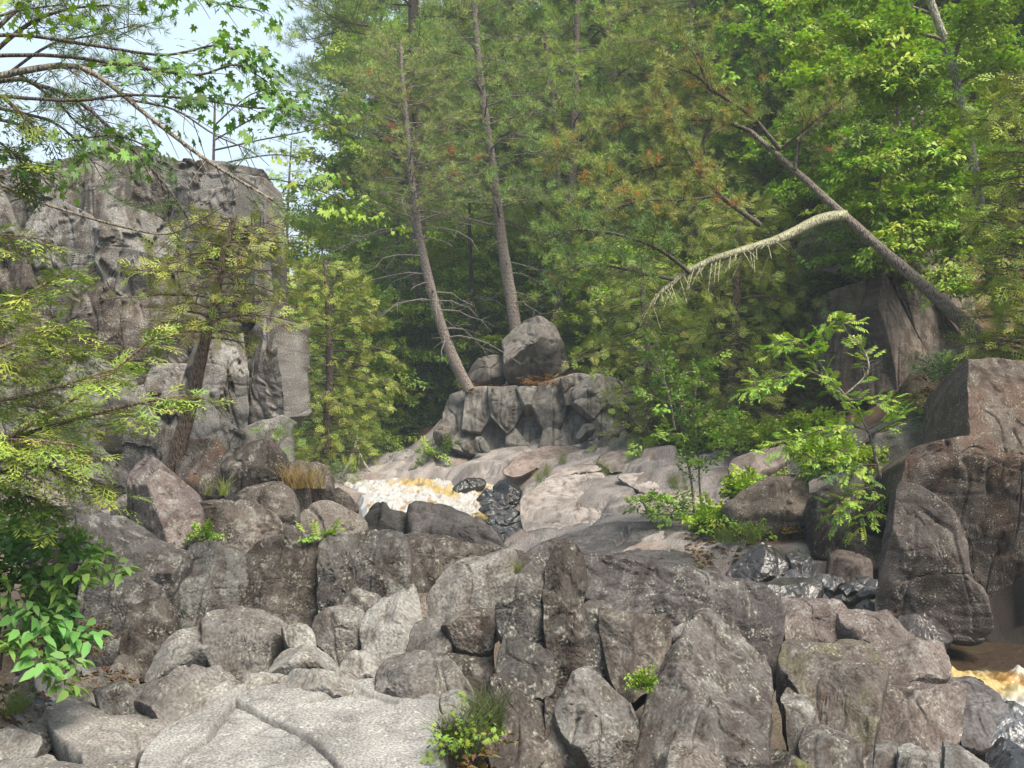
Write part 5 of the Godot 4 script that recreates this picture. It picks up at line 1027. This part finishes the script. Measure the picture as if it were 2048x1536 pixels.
	limbs("shrub", "arching shrub with bright feathery leaves beside the huge boulder", "shrub", P(1772, 1000, 13), [
		[[1775, 1010, 13, 1755, 930, 13, 1735, 860, 13, 1690, 790, 13, 1640, 740, 13], 0.026, {"part": "stem", "wood": Color(0.27, 0.24, 0.2), "from": 0.5}],
		[[1690, 790, 13, 1735, 745, 13, 1728, 700, 13.1, 1690, 660, 13.2], 0.014, {"wood": Color(0.36, 0.33, 0.28), "bare": 0.6}],
		[[1660, 760, 13, 1600, 740, 12.8, 1540, 760, 12.7, 1510, 770, 12.6], 0.012, {}], [[1650, 745, 13, 1620, 700, 12.9, 1590, 680, 12.8, 1550, 690, 12.7], 0.012, {}], [[1640, 740, 13, 1640, 690, 13, 1660, 650, 13, 1700, 640, 13], 0.01, {}],
		[[1735, 860, 13, 1680, 850, 12.8, 1610, 870, 12.6, 1545, 890, 12.5], 0.012, {}], [[1740, 880, 13, 1690, 900, 12.8, 1640, 920, 12.6, 1600, 900, 12.5], 0.012, {}], [[1755, 930, 13, 1700, 930, 12.7, 1650, 940, 12.5], 0.012, {"col": Color(0.08, 0.17, 0.05)}],
		[[1765, 970, 13, 1720, 980, 12.7, 1690, 1000, 12.6, 1670, 1020, 12.6], 0.012, {}], [[1770, 990, 13, 1740, 1010, 12.8, 1720, 1040, 12.7], 0.01, {}], [[1735, 860, 13, 1770, 840, 12.9, 1790, 820, 12.9], 0.01, {}], [[1700, 800, 13, 1740, 800, 12.9, 1775, 800, 12.9], 0.01, {}]],
		{"kind": "ash", "col": Color(0.2, 0.33, 0.05), "col2": Color(0.28, 0.37, 0.06), "mix": 0.3, "gap": 0.045, "tl": 0.26, "cs": 0.55, "cg": 0.22, "from": 0.15, "sag": 0.3, "flatness": 0.5, "tr": 0.004})
	for a in [[1560, 905, 18.5, 0.8, "yellow green low bush under the cedars' right edge"], [1680, 930, 14.6, 1.0, "green bush between lichened block and arching shrub"], [1520, 1000, 15.2, 0.8, "small bush behind the flat topped block"], [1640, 880, 18.2, 0.9, "bright low bush left of the arching shrub"], [1500, 890, 20, 0.8, "green low bush beneath the rounded cedar"], [1860, 850, 15.5, 0.6, "small fir seedling by the huge boulder's crown"], [1440, 1060, 14.6, 0.5, "leafy tuft at the foot of the flat topped block"], [1900, 760, 16, 0.9, "dark fir seedling beneath the leaning trunk's base"]]:
		var p := P(a[0], a[1], a[2])
		var list := []
		rng.seed = int(a[0])
		for k in 9:
			var an := rng.randf() * TAU; var e: float = 40.0 * a[3]
			list.append([[a[0], a[1] + 18, a[2], a[0] + cos(an) * e * 0.6, a[1] - e * 0.5, a[2] + sin(an) * 0.2, a[0] + cos(an) * e * 1.4, a[1] - e * rng.randf_range(0.2, 1.1), a[2] + sin(an) * 0.45], 0.008, {}])
		var fir: bool = a[4].contains("fir")
		limbs("bush", a[4], "bush", p, list, {"kind": "fir" if fir else "leaf", "col": Color(0.07, 0.14, 0.04) if fir else Color(0.26, 0.36, 0.05), "gap": 0.06, "tl": 0.3, "cs": 0.75, "cg": 0.25, "from": 0.1, "part": "stem"})
	# ---- left foreground: cedar boughs from a trunk outside the frame
	var cw := Color(0.26, 0.2, 0.14)
	limbs("cedar_tree", "near cedar whose bright flat sprays reach in from the left", "tree", P(-330, 1150, 5.6), [
		[[-330, 1250, 5.6, -330, 900, 5.6, -320, 500, 5.6, -320, 0, 5.6], 0.12, {"part": "trunk", "dress": false, "wood": cw}],
		[[-330, 1000, 5.6, -100, 930, 5.7, 60, 850, 5.9, 200, 762, 6.0, 310, 672, 6.1], 0.02, {}],
		[[-330, 960, 5.6, -60, 900, 5.5, 110, 850, 5.5, 260, 810, 5.5, 370, 790, 5.6], 0.016, {}],
		[[-330, 900, 5.6, -100, 820, 5.4, 60, 790, 5.3, 220, 740, 5.3], 0.014, {}],
		[[-330, 760, 5.6, -100, 660, 5.4, 30, 600, 5.4, 130, 545, 5.4], 0.014, {}],
		[[-330, 800, 5.6, -80, 720, 5.2, 40, 680, 5.2, 110, 650, 5.2], 0.014, {}],
		[[-330, 1100, 5.6, -80, 980, 5.4, 60, 930, 5.3, 190, 960, 5.3], 0.014, {}],
		[[-330, 1060, 5.6, -80, 900, 5.2, 40, 880, 5.1, 150, 890, 5.1], 0.014, {}],
		[[-330, 1130, 5.6, -100, 1010, 5.4, 0, 980, 5.4, 80, 1000, 5.4], 0.012, {"kind": "fir", "col": Color(0.13, 0.22, 0.04)}],
		[[-330, 900, 5.6, -60, 760, 6.2, 80, 720, 6.4, 180, 690, 6.5], 0.012, {}],
		[[-330, 560, 5.6, -120, 500, 5.8, 0, 470, 5.9, 90, 480, 6], 0.012, {"col": Color(0.09, 0.13, 0.035), "bare": 0.3}],
		[[-330, 420, 5.6, -120, 360, 5.8, 0, 300, 5.9, 50, 330, 6], 0.012, {"col": Color(0.09, 0.13, 0.035)}],
		[[-330, 300, 5.6, -120, 200, 5.8, -20, 180, 5.9, 60, 240, 6], 0.012, {"col": Color(0.09, 0.13, 0.035)}]],
		{"kind": "cedar", "col": Color(0.18, 0.25, 0.05), "col2": Color(0.26, 0.32, 0.06), "mix": 0.4, "gap": 0.035, "tl": 0.26, "cs": 0.55, "cg": 0.2, "from": 0.3, "flatness": 0.75, "sag": 0.45, "roll": 0.25, "clift": -0.25, "wood": cw, "tr": 0.003})
	# upper left: pine limb and maple boughs against the sky
	limbs("pine_tree", "overhead pine limb with bare drooping twigs at the upper left", "tree", P(-420, 1100, 7.4), [
		[[-420, 1150, 7.4, -430, 700, 7.4, -430, 250, 7.4, -430, -300, 7.4], 0.17, {"part": "trunk", "dress": false}],
		[[-430, 260, 7.4, -50, 165, 7.3, 60, 140, 7.3, 140, 132, 7.3, 200, 155, 7.2, 300, 235, 7.2, 420, 325, 7.1, 545, 400, 7.1], 0.03, {"wood": Color(0.33, 0.3, 0.25), "bare": 0.75}],
		[[-430, 300, 7.4, -20, 168, 7.2, 80, 172, 7.2, 160, 205, 7.2, 240, 275, 7.1, 310, 345, 7.1, 370, 425, 7.1], 0.02, {"bare": 0.7}],
		[[150, 134, 7.3, 230, 130, 7.3, 300, 140, 7.3, 400, 130, 7.2], 0.012, {"bare": 0.4}],
		[[260, 200, 7.2, 350, 220, 7.2, 430, 270, 7.1, 500, 300, 7.1], 0.01, {"bare": 1.0}],
		[[-100, 190, 7.3, 40, 60, 7.3, 130, 20, 7.3, 220, 10, 7.3], 0.02, {}], [[-100, 200, 7.3, 60, 230, 7.3, 130, 260, 7.3, 190, 330, 7.3], 0.015, {}],
		[[0, 160, 7.3, 100, 90, 7.4, 190, 70, 7.5, 270, 50, 7.5], 0.012, {}], [[-50, 100, 7.3, 60, 0, 7.4, 160, -40, 7.5], 0.02, {}],
		[[40, 150, 7.3, 110, 200, 7.4, 160, 250, 7.5, 220, 280, 7.5], 0.012, {}]],
		{"kind": "pine", "col": Color(0.13, 0.2, 0.07), "gap": 0.09, "tl": 0.34, "cs": 0.6, "cg": 0.24, "from": 0.3, "flatness": 0.2, "sag": 0.4, "tr": 0.004, "wood": Color(0.14, 0.12, 0.1)})
	limbs("maple_tree", "maple boughs with pointed leaves dark against the sky gap", "tree", P(-300, 1000, 6.4), [
		[[-300, 1150, 6.4, -310, 600, 6.4, -320, 100, 6.4, -330, -400, 6.4], 0.1, {"part": "trunk", "dress": false}],
		[[-320, 100, 6.4, 0, 70, 6.3, 180, 90, 6.3, 330, 110, 6.2, 440, 90, 6.2, 500, 120, 6.2], 0.014, {}],
		[[-320, 130, 6.4, 60, 110, 6.3, 250, 130, 6.2, 390, 150, 6.2, 470, 130, 6.2, 530, 160, 6.2], 0.014, {}],
		[[-320, 60, 6.4, 0, 0, 6.4, 150, -20, 6.4, 330, -20, 6.3, 430, 5, 6.3, 515, 20, 6.3], 0.014, {}],
		[[-320, 160, 6.4, 100, 200, 6.2, 260, 190, 6.2, 400, 200, 6.2, 500, 215, 6.2, 590, 220, 6.2], 0.012, {"gap": 0.12}],
		[[-320, 200, 6.4, 0, 240, 6.3, 120, 280, 6.2, 220, 270, 6.2, 290, 290, 6.2], 0.012, {"gap": 0.12}],
		[[-320, 60, 6.4, -50, 40, 6.0, 40, 20, 6, 120, 10, 6], 0.012, {"col": Color(0.16, 0.25, 0.04)}],
		[[-320, 220, 6.4, -80, 250, 6.2, 20, 300, 6.1, 80, 350, 6.1], 0.012, {}]],
		{"kind": "maple", "col": Color(0.13, 0.24, 0.07), "gap": 0.11, "tl": 0.22, "cs": 0.75, "cg": 0.3, "from": 0.35, "flatness": 0.5, "sag": 0.2, "tr": 0.003})
	limbs("maple_tree", "lit maple bough trailing in front of the forest wall right of the cliff", "tree", P(430, 1000, 16), [
		[[430, 1000, 16.5, 420, 700, 16.5, 425, 400, 16.5, 430, 200, 16.5], 0.05, {"part": "trunk", "dress": false}],
		[[430, 400, 16.5, 520, 360, 16, 600, 370, 15.8, 690, 400, 15.6, 780, 440, 15.5], 0.016, {}], [[430, 300, 16.5, 520, 280, 16, 620, 260, 15.8, 740, 220, 15.7], 0.016, {}],
		[[430, 330, 16.5, 540, 310, 16, 610, 320, 15.8, 690, 360, 15.7], 0.014, {}], [[430, 280, 16.5, 520, 230, 16, 600, 200, 16, 670, 210, 16], 0.014, {"col": Color(0.09, 0.16, 0.04)}], [[430, 250, 16.5, 500, 190, 16.2, 560, 180, 16, 620, 190, 16], 0.014, {"col": Color(0.09, 0.16, 0.04)}]],
		{"kind": "maple", "col": Color(0.2, 0.3, 0.04), "gap": 0.2, "tl": 0.4, "cs": 1.25, "cg": 0.24, "from": 0.35, "flatness": 0.6, "tr": 0.005})
	limbs("dead_branch", "bare dead branch sagging across the left cliff's face", "branch", P(10, 375, 9.5), [[[-60, 340, 9.5, 20, 378, 9.5, 110, 415, 9.5, 250, 455, 9.5, 335, 468, 9.5, 400, 440, 9.4, 460, 405, 9.3], 0.016, {}]], {"kind": "leaf", "bare": 1.0, "gap": 0.25, "tl": 0.2, "tr": 0.004, "wood": Color(0.26, 0.23, 0.19), "col": BRT})
	# broad leaves at the left edge
	limbs("broad_leaved_plant", "broad leaved plant at the left edge in front of the jointed wall", "plant", P(10, 1330, 5.6), [
		[[0, 1340, 5.6, 15, 1220, 5.6, 25, 1130, 5.6, 60, 1090, 5.6, 130, 1085, 5.6], 0.008, {}], [[-10, 1330, 5.6, 10, 1230, 5.5, 60, 1240, 5.4, 100, 1270, 5.4], 0.007, {}], [[-10, 1330, 5.6, -10, 1200, 5.6, 30, 1140, 5.5, 90, 1150, 5.5], 0.007, {}], [[-20, 1330, 5.6, -30, 1200, 5.6, 0, 1110, 5.6, 30, 1090, 5.6], 0.007, {}], [[-10, 1340, 5.6, 0, 1290, 5.5, 30, 1280, 5.4, 60, 1290, 5.4], 0.006, {}], [[-30, 1330, 5.6, -20, 1220, 5.5, 10, 1180, 5.4, 60, 1190, 5.4], 0.006, {}]],
		{"kind": "leaf", "col": Color(0.15, 0.3, 0.08), "gap": 0.15, "tl": 0.1, "cs": 0.8, "cg": 0.2, "from": 0.3, "tr": 0.003, "part": "stem"})
	# little plants
	for a in [[640, 1085, 8.3, 0.35, "ash", "small leafy sprout on the jointed wall's grooved block"], [935, 1480, 4.9, 0.33, "maple", "low maple seedling in the hollow right of the flat slab"], [1285, 1375, 5.8, 0.05, "leaf", "tiny yellow green weed in the crack under the squared block"], [905, 1500, 4.8, 0.25, "maple", "second seedling at the flat slab's right edge"], [870, 960 - 45, 26.6, 1.2, "leaf", "yellow green bush at the river's far bend"], [405, 1075, 9.2, 0.2, "leaf", "little weed in the joint beside the pointed slab"], [555, 890, 13.5, 0.8, "cedar", "bright cedar sprig beside the small tan boulder"], [1340, 1030, 15.6, 0.7, "leaf", "pale green seedling left of the sapling's foot"], [1500, 1075, 13.9, 0.7, "leaf", "trailing green plant over the flat topped block's left face"]]:
		var p := P(a[0], a[1], a[2]); var list := []; rng.seed = int(a[0] * 3 + a[1])
		var e: float = a[3] * 0.28 * F / a[2]
		for k in 7:
			var an := rng.randf() * TAU
			list.append([[a[0], a[1] + e * 0.3, a[2], a[0] + cos(an) * e * 0.3, a[1] - e * 0.3, a[2] + sin(an) * 0.08 * a[3], a[0] + cos(an) * e * 0.8, a[1] - e * rng.randf_range(0.1, 0.9), a[2] + sin(an) * 0.2 * a[3]], 0.005 * maxf(a[3], 0.5), {}])
		limbs("seedling", a[5], "plant", p, list, {"kind": a[4], "col": Color(0.2, 0.3, 0.05), "gap": 0.03 + 0.14 * a[3], "tl": 0.03 + 0.17 * a[3], "cs": 0.2 + 0.55 * a[3], "cg": 0.3, "from": 0.4, "tr": 0.002, "part": "stem"})
	# thin leafy trees in front of the upper outcrop
	for a in [[1830, 600, 1800, 330, 1790, 60, 20.5, "slim leafy tree before the upper outcrop's left side"], [1700, 470, 1690, 260, 1700, 20, 23, "slim leafy tree left of the upper outcrop above the leaning trunk"], [1905, 560, 1890, 300, 1900, 40, 21.5, "slim leafy tree before the upper outcrop's right side"], [1770, 640, 1760, 480, 1745, 330, 21, "short leafy tree on top of the dark columned cliff"]]:
		tree("slim_tree", a[7], line3([a[0], a[1], a[6], a[2], a[3], a[6], a[4], a[5], a[6]]), 0.05, 0.02, {"kind": "leaf", "col": Color(0.22, 0.33, 0.05), "nb": 30, "len": 1.3, "f0": 0.25, "up": 0.4, "droop": 0.3, "cs": 0.95, "gap": 0.2, "tl": 0.5, "cg": 0.22, "sides": 6})
	# fallen leaves
	for a in [[110, 1292, 6.9, 30, 0.28, 1.0, "brown fallen leaves behind the squat boulder at left"], [20, 1420, 5.7, 14, 0.22, 0.8, "dead leaves at the left edge beside the ribbed rock"], [1462, 1100, 13.9, 40, 0.5, 1.7, "pale dead leaves heaped left of the flat topped block's foot"], [1600, 1060, 14.2, 26, 0.25, 1.5, "dead leaves in the gap between the two brown blocks"], [215, 1360, 6.5, 10, 0.15, 0.8, "dead leaves under the squat boulder's right side"], [940, 1505, 5.0, 14, 0.2, 0.8, "leaf scraps under the low seedlings right of the slab"], [1720, 560, 22.2, 60, 0.9, 2.2, "rusty fallen leaves on the dark cliff's top"], [1870, 800, 17.4, 50, 0.9, 1.8, "fallen leaves on the slope behind the huge boulder"], [985, 778, 27.6, 60, 0.6, 1.0, "rusty pine needles on the far ledge before the low boulder"], [1110, 760, 27.4, 110, 0.95, 1.0, "rusty pine needles on the far ledge right of the large boulder"]]:
		var p := P(a[0], a[1], a[2]); rng.seed = int(a[0] * 5)
		var x := {}; var w: float = a[4]
		for k in a[3]:
			var q := p + Vector3(rng.randf_range(-w, w), 0, rng.randf_range(-w, w))
			q.y += rng.randf_range(-0.03, 0.05) + 0.15 * (p.z - q.z)
			pushx(x, "litter", q, (Vector3.UP + rdir(rng) * 0.3).normalized(), Vector3(0, 0.2, 1), a[5] * rng.randf_range(0.7, 1.1), tint(Color(0.2, 0.1, 0.06) if a[6].contains("rusty") else Color(0.17, 0.115, 0.08)))
		var t := thing("fallen_leaves", a[6], "leaves", p); t.set_meta("kind", "stuff"); crown(x, t, "leaves")
	# driftwood and dead sticks
	limbs("dead_branch", "forked pale dead branch standing at the river's far left bend", "branch", P(686, 952, 26.6), [[[684, 955, 26.6, 700, 920, 26.6, 712, 885, 26.7, 716, 850, 26.8], 0.05, {}], [[712, 890, 26.7, 728, 925, 26.6, 742, 945, 26.5], 0.03, {}]], {"kind": "leaf", "bare": 1.0, "gap": 0.5, "tl": 0.5, "tr": 0.012, "wood": Color(0.42, 0.40, 0.34), "col": BRT})
	limbs("driftwood", "pale driftwood stick lying at the sapling's foot", "stick", P(1390, 1030, 15.3), [[[1335, 1036, 15.6, 1380, 1028, 15.3, 1440, 1022, 15]  , 0.022, {}]], {"kind": "leaf", "dress": false, "wood": Color(0.45, 0.42, 0.36), "part": "stick", "taper": 0.7})
	# grass tufts
	var gl := [[1105, 940, 23.5, 7, "grass tuft on the bedrock below the far ledge", 1.2], [1240, 935, 22, 14, "spread of tall grass on the bedrock slope", 1.5], [920, 1500, 4.9, 10, "dark grass in the hollow right of the flat slab", 0.9], [965, 1460, 5.3, 10, "grass stalks against the dark upright rock", 1.0], [605, 975, 11.9, 10, "dry grass hanging by the narrow upright block", 1.2], [435, 990, 10.2, 4, "green blades behind the pale fist sized stone", 0.8], [1045, 1150, 6.6, 3, "thin grass at the top of the vertical cleft", 0.5], [25, 1430, 5.6, 6, "grass at the left edge beside the ribbed rock", 0.7], [1470, 1085, 13.6, 10, "grass fringe along the flat topped block's foot", 1.1], [1340, 960, 18.5, 8, "sparse yellow grass left of the sapling on bedrock", 1.0], [1600, 1120, 13.2, 5, "grass in the leaf filled gap between brown blocks", 0.8]]
	for a in gl:
		var p := P(a[0], a[1], a[2]); rng.seed = int(a[0] + a[1] * 3)
		var t := thing("grass_tuft", a[4], "grass", p); var x := {}
		var col := Color(0.2, 0.26, 0.06) if not a[4].contains("dry") else Color(0.3, 0.22, 0.09)
		if a[4].contains("dark"): col = Color(0.1, 0.13, 0.05)
		for k in a[3]:
			var sp: float = 0.03 * a[2] * a[5] * 0.5
			var q := p + Vector3(rng.randf_range(-sp, sp), 0, rng.randf_range(-sp, sp) * 0.6)
			if a[2] > 14.0: q.y = bedrock(q.x, q.z)
			pushx(x, "grass", q, (Vector3.UP + rdir(rng) * 0.2).normalized(), Vector3(0, 0.2, 1), a[5] * rng.randf_range(0.6, 1.1), tint(col))
		crown(x, t, "blades")
